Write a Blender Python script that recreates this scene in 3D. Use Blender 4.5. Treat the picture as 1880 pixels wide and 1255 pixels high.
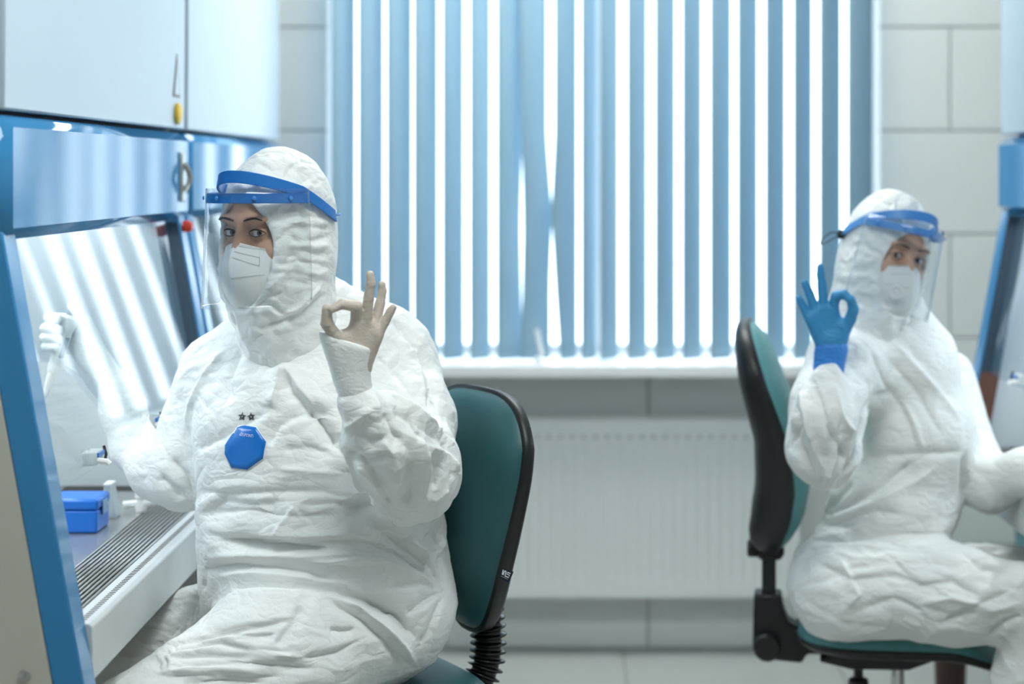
import bpy, bmesh, math, random
import numpy as np
from mathutils import Vector, Matrix
from mathutils.bvhtree import BVHTree

random.seed(7); np.random.seed(7)
for o in list(bpy.data.objects): bpy.data.objects.remove(o)
scene = bpy.context.scene
COL = scene.collection
PI = math.pi

# ------------------------------------------------------------------ camera
FPX = 3600.0; VX = 1036.0; VY = 316.0; CH = 1.387        # focal length in pixels, principal point, camera height
cam = bpy.data.cameras.new('camera'); camo = bpy.data.objects.new('camera', cam); COL.objects.link(camo)
camo.location = (0, 0, CH); camo.rotation_euler = (PI/2, 0, 0)
cam.sensor_width = 36.0; cam.lens = FPX/1880*36.0
cam.shift_x = (940-VX)/1880; cam.shift_y = -(627.5-VY)/1880
cam.dof.use_dof = True; cam.dof.focus_distance = 3.28; cam.dof.aperture_fstop = 2.3
cam.clip_start = 0.05
scene.camera = camo

# ------------------------------------------------------------------ world, exposure
w = bpy.data.worlds.new('overcast_sky'); scene.world = w; w.use_nodes = True
bg = w.node_tree.nodes['Background']; bg.inputs[0].default_value = (0.80, 0.91, 1.0, 1); bg.inputs[1].default_value = 4.0
vs = scene.view_settings
vs.view_transform = 'Standard'; vs.look = 'None'; vs.gamma = 1.0; vs.use_curve_mapping = False
vs.exposure = 0.27
scene.display_settings.display_device = 'sRGB'
CEIL_POWER = 15.0      # emission of the ceiling light diffusers
TUBE_POWER = 30.0     # emission of the lamp tubes in the cabinets

def Pt(px, py, d):
    return Vector(((px-VX)*d/FPX, d, CH-(py-VY)*d/FPX))
def rgb(h):
    h = h.lstrip('#'); c = [int(h[i:i+2], 16)/255 for i in (0, 2, 4)]
    return tuple((x/12.92 if x <= .04045 else ((x+.055)/1.055)**2.4) for x in c)

# ------------------------------------------------------------------ materials
MATS = {}
def mat(name, col, rough=.5, metal=0., spec=.5, bump=0., bscale=200., var=.04, vscale=8., trans=0., emit=0., coat=0., sss=0.):
    if name in MATS: return MATS[name]
    m = bpy.data.materials.new(name); m.use_nodes = True; MATS[name] = m
    nt = m.node_tree; N = nt.nodes; L = nt.links; b = N['Principled BSDF']
    if isinstance(col, str): col = rgb(col)
    tc = N.new('ShaderNodeTexCoord')
    no = N.new('ShaderNodeTexNoise'); no.inputs['Scale'].default_value = vscale; no.inputs['Detail'].default_value = 4
    L.new(tc.outputs['Object'], no.inputs['Vector'])
    mx = N.new('ShaderNodeMix'); mx.data_type = 'RGBA'
    mx.inputs['A'].default_value = (*[c*(1-var) for c in col], 1); mx.inputs['B'].default_value = (*[min(1, c*(1+var)) for c in col], 1)
    L.new(no.outputs['Fac'], mx.inputs['Factor']); L.new(mx.outputs['Result'], b.inputs['Base Color'])
    b.inputs['Roughness'].default_value = rough; b.inputs['Metallic'].default_value = metal
    b.inputs['Specular IOR Level'].default_value = spec
    b.inputs['Coat Weight'].default_value = coat; b.inputs['Coat Roughness'].default_value = .08
    if sss: b.inputs['Subsurface Weight'].default_value = sss; b.inputs['Subsurface Radius'].default_value = (.008, .004, .002); b.inputs['Subsurface Scale'].default_value = 1
    if bump:
        n2 = N.new('ShaderNodeTexNoise'); n2.inputs['Scale'].default_value = bscale; n2.inputs['Detail'].default_value = 3
        L.new(tc.outputs['Object'], n2.inputs['Vector'])
        bp = N.new('ShaderNodeBump'); bp.inputs['Strength'].default_value = bump; bp.inputs['Distance'].default_value = .002
        L.new(n2.outputs['Fac'], bp.inputs['Height']); L.new(bp.outputs['Normal'], b.inputs['Normal'])
    if trans:
        t = N.new('ShaderNodeBsdfTranslucent'); L.new(mx.outputs['Result'], t.inputs['Color'])
        ms = N.new('ShaderNodeMixShader'); ms.inputs[0].default_value = trans
        L.new(b.outputs[0], ms.inputs[1]); L.new(t.outputs[0], ms.inputs[2]); L.new(ms.outputs[0], N['Material Output'].inputs['Surface'])
    if emit:
        b.inputs['Emission Color'].default_value = (*col, 1); b.inputs['Emission Strength'].default_value = emit
    return m
def glass(name, tint=(1, 1, 1), refl=1.0, rough=.0, ior=1.5):
    m = bpy.data.materials.new(name); m.use_nodes = True; MATS[name] = m
    nt = m.node_tree; N = nt.nodes; L = nt.links; N.remove(N['Principled BSDF'])
    tr = N.new('ShaderNodeBsdfTransparent'); tr.inputs[0].default_value = (*tint, 1)
    gl = N.new('ShaderNodeBsdfGlossy'); gl.inputs['Roughness'].default_value = rough
    ge = N.new('ShaderNodeNewGeometry'); dt = N.new('ShaderNodeVectorMath'); dt.operation = 'DOT_PRODUCT'
    L.new(ge.outputs['Normal'], dt.inputs[0]); L.new(ge.outputs['Incoming'], dt.inputs[1])
    def mth(op, a, b=None):
        q = N.new('ShaderNodeMath'); q.operation = op
        for i, v in enumerate((a, b)):
            if v is None: continue
            if isinstance(v, (int, float)): q.inputs[i].default_value = v
            else: L.new(v.outputs['Value'], q.inputs[i])
        return q
    f0 = ((ior-1)/(ior+1))**2                               # Schlick reflectance of a thin clear sheet
    mu = mth('MULTIPLY_ADD', mth('POWER', mth('SUBTRACT', 1., mth('ABSOLUTE', dt)), 5.), (1-f0)*refl); mu.inputs[2].default_value = f0*refl; mu.use_clamp = True
    ms = N.new('ShaderNodeMixShader'); L.new(mu.outputs[0], ms.inputs[0]); L.new(tr.outputs[0], ms.inputs[1]); L.new(gl.outputs[0], ms.inputs[2])
    L.new(ms.outputs[0], N['Material Output'].inputs['Surface'])
    return m
def tyvek():
    m = mat('tyvek', '#eef0ee', rough=.55, spec=.35, var=.02, vscale=6)
    nt = m.node_tree; N = nt.nodes; L = nt.links; b = N['Principled BSDF']
    tc = N.new('ShaderNodeTexCoord')
    h = None
    for sc, a, zs in ((12, .9, 1.3), (24, .8, 1.9), (55, .45, 1.6), (140, .16, 1.0)):
        mp = N.new('ShaderNodeMapping'); mp.inputs['Scale'].default_value = (1, 1, zs); L.new(tc.outputs['Object'], mp.inputs[0])
        n = N.new('ShaderNodeTexNoise'); n.inputs['Scale'].default_value = sc; n.inputs['Detail'].default_value = 1.0; n.inputs['Distortion'].default_value = .6
        L.new(mp.outputs[0], n.inputs['Vector'])
        s = N.new('ShaderNodeMath'); s.operation = 'SUBTRACT'; s.inputs[1].default_value = .5; L.new(n.outputs['Fac'], s.inputs[0])
        ab = N.new('ShaderNodeMath'); ab.operation = 'ABSOLUTE'; L.new(s.outputs[0], ab.inputs[0])
        mu = N.new('ShaderNodeMath'); mu.operation = 'MULTIPLY'; mu.inputs[1].default_value = a*30/sc; L.new(ab.outputs[0], mu.inputs[0])
        if h is None: h = mu
        else:
            ad = N.new('ShaderNodeMath'); ad.operation = 'ADD'; L.new(h.outputs[0], ad.inputs[0]); L.new(mu.outputs[0], ad.inputs[1]); h = ad
    bp = N.new('ShaderNodeBump'); bp.inputs['Strength'].default_value = .27; bp.inputs['Distance'].default_value = .02
    L.new(h.outputs[0], bp.inputs['Height']); L.new(bp.outputs[0], b.inputs['Normal'])
    return m
M_TYVEK = tyvek()
M_TILE = mat('wall_tile_glaze', '#e6eae9', rough=.28, var=.02, vscale=3)
M_GROUT = mat('tile_grout', '#b6babb', rough=.9, bump=.2)
M_PLASTER = mat('white_plaster', '#e4e6e6', rough=.8, bump=.05)
M_FLOORT = mat('floor_tile_glaze', '#b9bbb6', rough=.3, var=.05, vscale=5)
M_FGROUT = mat('floor_grout', '#8d8c86', rough=.9)
M_WHITE = mat('white_enamel', '#f0f1f0', rough=.3, var=.01)
M_RAD = mat('radiator_enamel', '#e2e5e4', rough=.4, var=.01)
M_PANEL = mat('cabinet_panel_white', '#b3c3ce', rough=.3, var=.015, vscale=3)
M_BLUE = mat('cabinet_blue_enamel', '#3f8abf', rough=.07, var=.04, bump=.02, bscale=180, spec=.32, coat=.0)
M_BEIGE = mat('cabinet_beige_enamel', '#c4c3b8', rough=.5, bump=.1, bscale=500)
M_INNER = mat('chamber_enamel', '#c3cacd', rough=.4, var=.01)
M_STEEL = mat('brushed_steel', '#b4b5b1', rough=.32, metal=.85, var=.06, vscale=30)
M_WORK = mat('work_surface_steel', '#aeb0ae', rough=.25, metal=.6, var=.03)
M_DARK = mat('dark_recess', '#3a3733', rough=.7)
M_LIP = mat('bench_lip_enamel', '#d3d8d9', rough=.35)
M_BLACK = mat('black_plastic', '#131415', rough=.42, bump=.15, bscale=600)
M_RUBBER = mat('black_rubber', '#0c0d0d', rough=.25)
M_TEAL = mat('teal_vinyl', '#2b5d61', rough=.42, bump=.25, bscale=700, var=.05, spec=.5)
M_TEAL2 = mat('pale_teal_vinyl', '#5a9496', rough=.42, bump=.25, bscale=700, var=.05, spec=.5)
M_CHROME = mat('chrome', '#c9cac8', rough=.15, metal=1.)
M_SLAT = mat('blind_fabric', '#9fbdcd', rough=.8, var=.03, vscale=20, trans=.27, bump=.1, bscale=900)
M_SHBLUE = mat('face_shield_blue', '#2474c4', rough=.35, var=.03, spec=.5)
M_SHBLUE2 = mat('face_shield_light_blue', '#4a90d6', rough=.35, var=.03, spec=.5)
M_MASK = mat('mask_fleece', '#eceeec', rough=.8, bump=.12, bscale=900, var=.01)
M_SKIN = mat('skin', '#cea38b', rough=.5, var=.06, vscale=40, sss=.12, bump=.08, bscale=900)
M_HAIR = mat('dark_brown_hair', '#2c1f1a', rough=.6)
M_LATEX = mat('latex_glove', '#cbbfb2', rough=.5, var=.07, vscale=45, sss=.08, bump=.25, bscale=260)
M_LATEXW = mat('white_latex_glove', '#eef0ee', rough=.5, var=.02, vscale=40, bump=.2, bscale=260)
M_NITRILE = mat('blue_nitrile_glove', '#3a92c8', rough=.5, var=.06, vscale=30, bump=.25, bscale=240)
M_NITRILE2 = mat('blue_nitrile_cuff', '#3a88dc', rough=.5, var=.06, vscale=30, bump=.3, bscale=200)
M_EYE = mat('eye_white', '#e0dcd8', rough=.15)
M_IRIS = mat('iris_grey_blue', '#54636c', rough=.15)
M_IRISB = mat('iris_brown', '#3a2a22', rough=.15)
M_PUPIL = mat('pupil', '#050505', rough=.05)
M_STICK = mat('sticker_blue', '#1273cc', rough=.22, var=.08, vscale=30, bump=.5, bscale=60)
M_INK = mat('black_ink', '#1b1b1d', rough=.6)
M_STITCH = mat('grey_stitch', '#8e9391', rough=.8)
M_PRINT = mat('white_print', '#e8eef5', rough=.5)
M_PBLUE = mat('rack_blue_plastic', '#1a72d6', rough=.35, var=.03)
M_PBLUE2 = mat('rack_grey_blue_plastic', '#7fa3cb', rough=.35)
M_WPLAST = mat('white_plastic', '#eeefed', rough=.35, var=.01)
M_CLEARP = mat('frosted_clear_plastic', '#dfe5e6', rough=.3, trans=.5)
M_GREYW = mat('pipette_window_grey', '#7d8f98', rough=.3)
M_YELLOW = mat('yellow_plastic', '#e3bd1e', rough=.35)
M_PALEY = mat('pale_yellow_plastic', '#e5dfb0', rough=.4)
M_RED = mat('red_plastic', '#d0301f', rough=.4)
M_BROWN = mat('brown_plastic', '#4a342c', rough=.5)
M_STRIP_DARK = mat('dark_blue_strip', '#22384a', rough=.6)
M_STRIP_BROWN = mat('brown_strip', '#5d392c', rough=.6)
M_NAVY = mat('navy_cloth_tag', '#10182e', rough=.7)
M_LAMP = mat('lamp_diffuser', (.95, 1.0, .99), rough=.5, emit=CEIL_POWER)
M_TUBE = mat('lamp_tube_glass', (.96, .99, 1.0), rough=.5, emit=TUBE_POWER)
M_SASH = glass('sash_glass', (.96, .98, .98), .62)
M_PANE = glass('window_pane_glass', (.97, .99, 1), 1.0)
M_VISOR = glass('clear_visor', (.965, .975, .98), 1.0)

# ------------------------------------------------------------------ object helpers
def tag(o, label=None, cat=None, group=None, kind=None):
    for k, v in (('label', label), ('category', cat), ('group', group), ('kind', kind)):
        if v: o[k] = v
    return o
def empty(name, loc=(0, 0, 0)):
    o = bpy.data.objects.new(name, None); COL.objects.link(o); o.location = loc; o.empty_display_size = .1; return o
def org(p):
    v = Vector((0, 0, 0))
    while p: v += p.location; p = p.parent
    return v
def link(name, me, m, parent=None, smooth=True, angle=35):
    """verts in world coordinates; stored relative to the parent's location"""
    o = bpy.data.objects.new(name, me); COL.objects.link(o)
    if parent:
        off = org(parent); me.transform(Matrix.Translation(-off)); o.parent = parent
    if m: me.materials.append(m)
    if smooth:
        me.polygons.foreach_set('use_smooth', [True]*len(me.polygons))
        if angle: me.set_sharp_from_angle(angle=math.radians(angle))
    return o
class MB:
    def __init__(s): s.v = []; s.f = []
    def add(s, vs, fs):
        n = len(s.v); s.v += [tuple(v) for v in vs]; s.f += [tuple(i+n for i in f) for f in fs]; return s
    def box(s, a, b):
        (x0, y0, z0), (x1, y1, z1) = a, b
        x0, x1 = sorted((x0, x1)); y0, y1 = sorted((y0, y1)); z0, z1 = sorted((z0, z1))
        return s.add([(x0,y0,z0),(x1,y0,z0),(x1,y1,z0),(x0,y1,z0),(x0,y0,z1),(x1,y0,z1),(x1,y1,z1),(x0,y1,z1)],
                     [(0,3,2,1),(4,5,6,7),(0,1,5,4),(1,2,6,5),(2,3,7,6),(3,0,4,7)])
    def prism(s, poly, fn, a, b):
        """poly: 2-D loop, fn(p, t) -> 3-D point"""
        n = len(poly); vs = [fn(p, a) for p in poly]+[fn(p, b) for p in poly]
        fs = [tuple(range(n))[::-1], tuple(range(n, 2*n))]+[(i, (i+1) % n, n+(i+1) % n, n+i) for i in range(n)]
        return s.add(vs, fs)
    def tube(s, pts, r, n=12, cap=True, flat=1.0, up=None):
        pts = [Vector(p) for p in pts]; k = len(pts); rs = r if hasattr(r, '__len__') else [r]*k
        vs = []; prev = None
        for i, p in enumerate(pts):
            t = (pts[min(i+1, k-1)]-pts[max(i-1, 0)]).normalized()
            if prev is None:
                a = Vector(up) if up else (Vector((0, 0, 1)) if abs(t.z) < .9 else Vector((1, 0, 0)))
            else: a = prev
            b = t.cross(a).normalized(); a = b.cross(t).normalized(); prev = a
            for j in range(n):
                q = 2*PI*j/n; vs.append(p+rs[i]*(math.cos(q)*b+math.sin(q)*a*flat))
        fs = [(i*n+j, i*n+(j+1) % n, (i+1)*n+(j+1) % n, (i+1)*n+j) for i in range(k-1) for j in range(n)]
        if cap: fs += [tuple(range(n))[::-1], tuple(range((k-1)*n, k*n))]
        return s.add(vs, fs)
    def lathe(s, prof, o, axis=(0, 0, 1), n=20):
        """prof: (radius, distance along axis)"""
        ax = Vector(axis).normalized(); a = Vector((1, 0, 0)) if abs(ax.x) < .9 else Vector((0, 1, 0))
        b = ax.cross(a).normalized(); a = b.cross(ax); o = Vector(o); vs = []
        for r, h in prof:
            for j in range(n):
                q = 2*PI*j/n; vs.append(o+ax*h+r*(math.cos(q)*a+math.sin(q)*b))
        k = len(prof)
        fs = [(i*n+j, i*n+(j+1) % n, (i+1)*n+(j+1) % n, (i+1)*n+j) for i in range(k-1) for j in range(n)]
        fs += [tuple(range(n))[::-1], tuple(range((k-1)*n, k*n))]
        return s.add(vs, fs)
    def grid(s, rows, close=False):
        m = len(rows[0]); vs = [p for r in rows for p in r]
        fs = [(i*m+j, i*m+(j+1) % m, (i+1)*m+(j+1) % m, (i+1)*m+j) for i in range(len(rows)-1) for j in range(m if close else m-1)]
        return s.add(vs, fs)
    def build(s, name, m, parent=None, bevel=0., seg=2, smooth=True, solid=0., sub=0, angle=35):
        me = bpy.data.meshes.new(name); me.from_pydata(s.v, [], s.f); me.validate()
        bm = bmesh.new(); bm.from_mesh(me); bmesh.ops.recalc_face_normals(bm, faces=bm.faces); bm.to_mesh(me); bm.free()
        o = link(name, me, m, parent, smooth, angle)
        if solid:
            q = o.modifiers.new('solid', 'SOLIDIFY'); q.thickness = solid; q.offset = 0
        if bevel:
            q = o.modifiers.new('bevel', 'BEVEL'); q.width = bevel; q.segments = seg; q.limit_method = 'ANGLE'; q.angle_limit = math.radians(40)
        if sub:
            q = o.modifiers.new('sub', 'SUBSURF'); q.levels = sub; q.render_levels = sub
        return o
def struct(o): o['kind'] = 'structure'; return o

# ------------------------------------------------------------------ implicit surfaces (smooth unions of tapered limbs and ellipsoids)
class SDF:
    def __init__(s, k=.04): s.p = []; s.k = k
    def cone(s, a, b, ra, rb, k=None, sub=False): s.p.append(('c', np.array(a, 'f4'), np.array(b, 'f4'), ra, rb, k or s.k, sub)); return s
    def chain(s, pts, k=None):
        for (a, ra), (b, rb) in zip(pts[:-1], pts[1:]): s.cone(a, b, ra, rb, k)
        return s
    def ell(s, c, r, R=None, k=None, sub=False): s.p.append(('e', np.array(c, 'f4'), np.array(r, 'f4'), None if R is None else np.array(R, 'f4'), None, k or s.k, sub)); return s
    def fn(s, f, k=None, sub=True): s.p.append(('f', f, None, None, None, k or s.k, sub)); return s
    def eval(s, X):
        F = None
        for kind, a, b, c, d, k, sub in s.p:
            if kind == 'c':
                ab = b-a; t = np.clip(((X-a)@ab)/max(float(ab@ab), 1e-9), 0, 1)
                D = np.sqrt((((X-a)-t[..., None]*ab)**2).sum(-1))-(c+(d-c)*t)
            elif kind == 'e':
                q = X-a
                if c is not None: q = q@c
                k0 = np.sqrt(((q/b)**2).sum(-1)); k1 = np.sqrt(((q/b**2)**2).sum(-1))+1e-6; D = k0*(k0-1)/k1
            else: D = a(X)
            if F is None: F = D; continue
            if sub:
                D = -D; h = np.maximum(k-np.abs(F-D), 0)/k; F = np.maximum(F, D)+h*h*k*.25
            else:
                h = np.maximum(k-np.abs(F-D), 0)/k; F = np.minimum(F, D)-h*h*k*.25
        return F
    def mesh(s, lo, hi, h):
        ax = [np.arange(lo[i], hi[i]+h, h, dtype='f4') for i in range(3)]
        X = np.stack(np.meshgrid(*ax, indexing='ij'), -1); F = s.eval(X)
        return nets(F, np.array(lo, 'f4'), h)
def nets(F, lo, h):
    nx, ny, nz = F.shape; S = F < 0
    acc = np.zeros((nx-1, ny-1, nz-1, 3), 'f4'); cnt = np.zeros((nx-1, ny-1, nz-1), 'f4')
    def sl(i, n): return slice(i, n-1+i)
    for ax in range(3):
        o1, o2 = [a for a in range(3) if a != ax]
        for a in (0, 1):
            for b in (0, 1):
                i0 = [0, 0, 0]; i0[o1] = a; i0[o2] = b; i1 = list(i0); i1[ax] = 1
                A = F[sl(i0[0], nx), sl(i0[1], ny), sl(i0[2], nz)]; B = F[sl(i1[0], nx), sl(i1[1], ny), sl(i1[2], nz)]
                c = (A < 0) != (B < 0)
                t = np.where(c, A/np.where(c, A-B, 1), 0)
                acc[..., ax] += np.where(c, t, 0); acc[..., o1] += c*a; acc[..., o2] += c*b; cnt += c
    act = cnt > 0; idx = np.full(cnt.shape, -1, np.int64); idx[act] = np.arange(act.sum())
    base = np.stack(np.nonzero(act), -1).astype('f4')
    V = (base+acc[act]/cnt[act][:, None])*h+lo
    Q = []
    for ax in range(3):
        o1, o2 = [(1, 2), (2, 0), (0, 1)][ax]
        lo_ = [slice(None)]*3; hi_ = [slice(None)]*3; lo_[ax] = slice(0, -1); hi_[ax] = slice(1, None)
        c = S[tuple(lo_)] != S[tuple(hi_)]; e = np.stack(np.nonzero(c), -1)
        n = [nx, ny, nz]; ok = (e[:, o1] > 0) & (e[:, o2] > 0) & (e[:, o1] < n[o1]-1) & (e[:, o2] < n[o2]-1); e = e[ok]
        d1 = np.zeros(3, int); d1[o1] = 1; d2 = np.zeros(3, int); d2[o2] = 1
        g = lambda q: idx[q[:, 0], q[:, 1], q[:, 2]]
        q = np.stack([g(e-d1-d2), g(e-d2), g(e), g(e-d1)], -1)
        ins = S[e[:, 0], e[:, 1], e[:, 2]]
        Q.append(np.where(ins[:, None], q, q[:, ::-1]))
    return V, np.concatenate(Q)
def mesh_np(name, V, Q):
    me = bpy.data.meshes.new(name)
    me.vertices.add(len(V)); me.vertices.foreach_set('co', np.asarray(V, 'f4').ravel())
    k = Q.shape[1]
    me.loops.add(Q.size); me.loops.foreach_set('vertex_index', Q.astype('i4').ravel())
    me.polygons.add(len(Q)); me.polygons.foreach_set('loop_start', np.arange(0, Q.size, k, dtype='i4'))
    me.update(calc_edges=True); me.validate(); return me
def subdiv(me, n):
    o = bpy.data.objects.new('tmp', me); COL.objects.link(o)
    q = o.modifiers.new('s', 'SUBSURF'); q.levels = n; q.render_levels = n
    dg = bpy.context.evaluated_depsgraph_get(); dg.update()
    me2 = bpy.data.meshes.new_from_object(o.evaluated_get(dg)); bpy.data.objects.remove(o); return me2
def getv(me):
    a = np.empty(len(me.vertices)*3, 'f4'); me.vertices.foreach_get('co', a); return a.reshape(-1, 3)
def getn(me):
    a = np.empty(len(me.vertices)*3, 'f4'); me.vertex_normals.foreach_get('vector', a); return a.reshape(-1, 3)
def setv(me, V): me.vertices.foreach_set('co', np.asarray(V, 'f4').ravel()); me.update()
_perm = np.random.RandomState(3).permutation(4096).astype(np.int64)
_grad = np.random.RandomState(4).normal(size=(4096, 3)).astype('f4'); _grad /= np.linalg.norm(_grad, axis=1)[:, None]
def perlin(P):
    i = np.floor(P).astype(np.int64); f = (P-i).astype('f4'); u = f*f*f*(f*(f*6-15)+10); out = 0
    for a in (0, 1):
        for b in (0, 1):
            for c in (0, 1):
                hsh = _perm[(_perm[(_perm[(i[:, 0]+a) & 4095]+i[:, 1]+b) & 4095]+i[:, 2]+c) & 4095]
                d = f-np.array([a, b, c], 'f4'); g = (_grad[hsh]*d).sum(1)
                wt = (u[:, 0] if a else 1-u[:, 0])*(u[:, 1] if b else 1-u[:, 1])*(u[:, 2] if c else 1-u[:, 2])
                out = out+g*wt
    return out*1.5
def crumple(P, freq, amps, scale=(1, 1, 1), seed=0):
    P = P*np.array(scale, 'f4')+seed*7.31
    wv = np.stack([perlin(P*freq*.5+11), perlin(P*freq*.5+23), perlin(P*freq*.5+37)], -1)
    D = np.zeros(len(P), 'f4')
    for i, a in enumerate(amps):
        n = perlin(P*freq*(1.9**i)+wv*.7*(i+1)+i*5.7)
        D += a*((.28-np.abs(n)) if i % 2 == 0 else (np.abs(n)-.28))
    return D
def strokes(me, V, Nn, bvh, lst):
    """press traced folds into a surface: each = (pixel polyline, depth, wide width, narrow width)"""
    D = np.zeros(len(V), 'f4'); eye = Vector((0, 0, CH))
    for pts, amp, wa, wb in lst:
        q = []
        fine = []
        for a, b in zip(pts[:-1], pts[1:]):
            n = max(1, int(math.dist(a, b)/14))
            for i in range(n): fine.append((a[0]+(b[0]-a[0])*i/n, a[1]+(b[1]-a[1])*i/n))
        fine.append(pts[-1])
        for x, y in fine:
            h = bvh.ray_cast(eye, (Pt(x, y, 1.)-eye).normalized())
            if h[0] is not None: q.append(np.array(h[0], 'f4'))
        if len(q) < 2: continue
        # break where the ray jumps to another surface
        q = np.array(q); rad = 3*max(wa, wb)
        lo = q.min(0)-rad; hi = q.max(0)+rad
        sel = np.nonzero(((V > lo) & (V < hi)).all(1))[0]
        if not len(sel): continue
        W = V[sel]; best = np.full(len(sel), 9., 'f4'); sd = np.zeros(len(sel), 'f4'); tt = np.zeros(len(sel), 'f4'); m = len(q)-1
        for i in range(m):
            a, b = q[i], q[i+1]; ab = b-a; L2 = float(ab@ab)
            if L2 < 1e-10 or L2 > .06**2: continue
            t = np.clip(((W-a)@ab)/L2, 0, 1); r = W-(a+t[:, None]*ab); d = np.sqrt((r*r).sum(1))
            up = d < best
            side = np.sign((np.cross(ab, Nn[sel])*r).sum(1))
            best = np.where(up, d, best); sd = np.where(up, side, sd); tt = np.where(up, (i+t)/m, tt)
        wd = np.where(sd > 0, wa, wb); taper = np.clip(np.sin(np.clip(tt, 0.02, .98)*PI)*2.2, 0, 1)
        D[sel] += amp*taper*np.exp(-(best/wd)**1.3)
    return D
EYE = Vector((0, 0, CH))
def bvh_of(me):
    V = getv(me); k = len(me.polygons); li = np.empty(len(me.loops), 'i4'); me.loops.foreach_get('vertex_index', li)
    return BVHTree.FromPolygons(V.tolist(), li.reshape(k, -1).tolist())
def drop(bvh, x, y, lift=.0015):
    h = bvh.ray_cast(EYE, (Pt(x, y, 1.)-EYE).normalized())
    if h[0] is None: return None
    n = h[1] if h[1].dot(EYE-h[0]) > 0 else -h[1]
    return h[0]+n*lift

# ================================================================== THE ROOM
YB = 5.714; XL = -1.66; XR = 2.02; YF = -2.2; ZC = 2.9
WX0, WX1, WZ0, WZ1 = -.690, .918, .82, 2.36               # window opening
floor = struct(MB().box((XL-.2, YF-.2, -.12), (XR+.2, YB+.3, -.006)).build('floor', M_FGROUT, smooth=False))
tag(floor, 'pale grey tiled laboratory floor below the radiator')
TF = .60
me_ft = None
ix0 = math.floor(XL/TF)
for i in range(ix0, math.ceil(XR/TF)+1):
    for j in range(0, 14):
        x0 = max(XL, i*TF+.17+.002); x1 = min(XR, (i+1)*TF+.17-.002); y1 = YB-j*TF-.002; y0 = max(YF, YB-(j+1)*TF+.002)
        if x1-x0 < .02 or y1-y0 < .02: continue
        MB().box((x0, y0, -.008), (x1, y1, 0)).build('floor_tile', M_FLOORT, floor, bevel=.0015, seg=1, smooth=False)
wb = MB()
wb.box((XL-.2, YB+.008, -.1), (WX0, YB+.30, ZC)).box((WX1, YB+.008, -.1), (XR+.2, YB+.30, ZC))
wb.box((WX0, YB+.008, -.1), (WX1, YB+.30, WZ0)).box((WX0, YB+.008, WZ1), (WX1, YB+.30, ZC))
wall_back = struct(wb.build('wall_back', M_GROUT, smooth=False))
tag(wall_back, 'white tiled wall around the window with the blinds')
TW, TH, G = .587, .3016, .0028
for k in range(0, 10):
    z0 = k*TH+G; z1 = min((k+1)*TH-G, ZC-.002)
    off = .2444 if k % 2 == 0 else .2444+TW/2
    for n in range(-5, 6):
        x0 = max(off+n*TW+G, XL+.002); x1 = min(off+(n+1)*TW-G, XR-.002)
        if x1-x0 < .02: continue
        pieces = [(x0, x1, z0, z1)]
        if z1 > WZ0 and z0 < WZ1 and x1 > WX0 and x0 < WX1:
            pieces = []
            if x0 < WX0: pieces.append((x0, WX0, z0, z1))
            if x1 > WX1: pieces.append((WX1, x1, z0, z1))
            a, b = max(x0, WX0), min(x1, WX1)
            if z0 < WZ0: pieces.append((a, b, z0, WZ0))
            if z1 > WZ1: pieces.append((a, b, WZ1, z1))
        for (a, b, c, d) in pieces:
            if b-a < .015 or d-c < .015: continue
            MB().box((a, YB, c), (b, YB+.01, d)).build('wall_tile', M_TILE, wall_back, bevel=.002, seg=1, smooth=False)
struct(MB().box((XL-.2, YF, -.1), (XL, YB+.3, ZC)).build('wall_left', M_PLASTER, smooth=False))
struct(MB().box((XR, YF, -.1), (XR+.2, YB+.3, ZC)).build('wall_right', M_PLASTER, smooth=False))
struct(MB().box((XL-.2, YF-.2, -.1), (XR+.2, YF, ZC)).build('wall_front', M_PLASTER, smooth=False))
struct(MB().box((XL-.2, YF-.2, ZC), (XR+.2, YB+.3, ZC+.1)).build('ceiling', M_PLASTER, smooth=False))

# ceiling lights (out of frame, the room's own lamps)
for i, (x, y) in enumerate(((.1, 5.0), (.1, 2.2))):
    t = empty('ceiling_light', (x, y, ZC-.05))
    tag(t, ['long ceiling light panel nearest the window blinds', 'long ceiling light panel farther from the window blinds'][i], 'lamp', 'ceiling light panels')
    f = MB(); f.box((x-.62, y-.32, ZC-.05), (x+.62, y-.29, ZC-.001)).box((x-.62, y+.29, ZC-.05), (x+.62, y+.32, ZC-.001)).box((x-.62, y-.29, ZC-.05), (x-.59, y+.29, ZC-.001)).box((x+.59, y-.29, ZC-.05), (x+.62, y+.29, ZC-.001))
    f.build('lamp_frame', M_WHITE, t, smooth=False)
    MB().box((x-.59, y-.29, ZC-.04), (x+.59, y+.29, ZC-.03)).build('diffuser', M_LAMP, t, smooth=False)

# window
win = empty('window_1', (0, YB+.2, WZ0)); struct(win); tag(win, 'bright window behind the vertical blinds')
f = MB(); ya, yb = YB+.17, YB+.24
for a, b in (((WX0, WZ0+.025), (WX0+.045, WZ1)), ((WX1-.045, WZ0+.025), (WX1, WZ1)), ((WX0+.06, WZ0+.025), (WX1-.06, WZ0+.050)), ((WX0+.06, WZ1-.06), (WX1-.06, WZ1)), ((.09, WZ0+.050), (.15, WZ1-.06))):
    f.box((a[0], ya, a[1]), (b[0], yb, b[1]))
f.build('window_frame', M_WHITE, win, bevel=.004)
MB().box((WX0+.06, YB+.20, WZ0+.050), (.09, YB+.206, WZ1-.06)).build('pane', M_PANE, win, smooth=False)
MB().box((.15, YB+.20, WZ0+.050), (WX1-.06, YB+.206, WZ1-.06)).build('pane', M_PANE, win, smooth=False)
s = MB(); s.box((WX0-.06, 5.50, .810), (WX1+.06, YB-.001, .846)).box((WX0, YB-.001, .821), (WX1, ya, .846))
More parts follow.
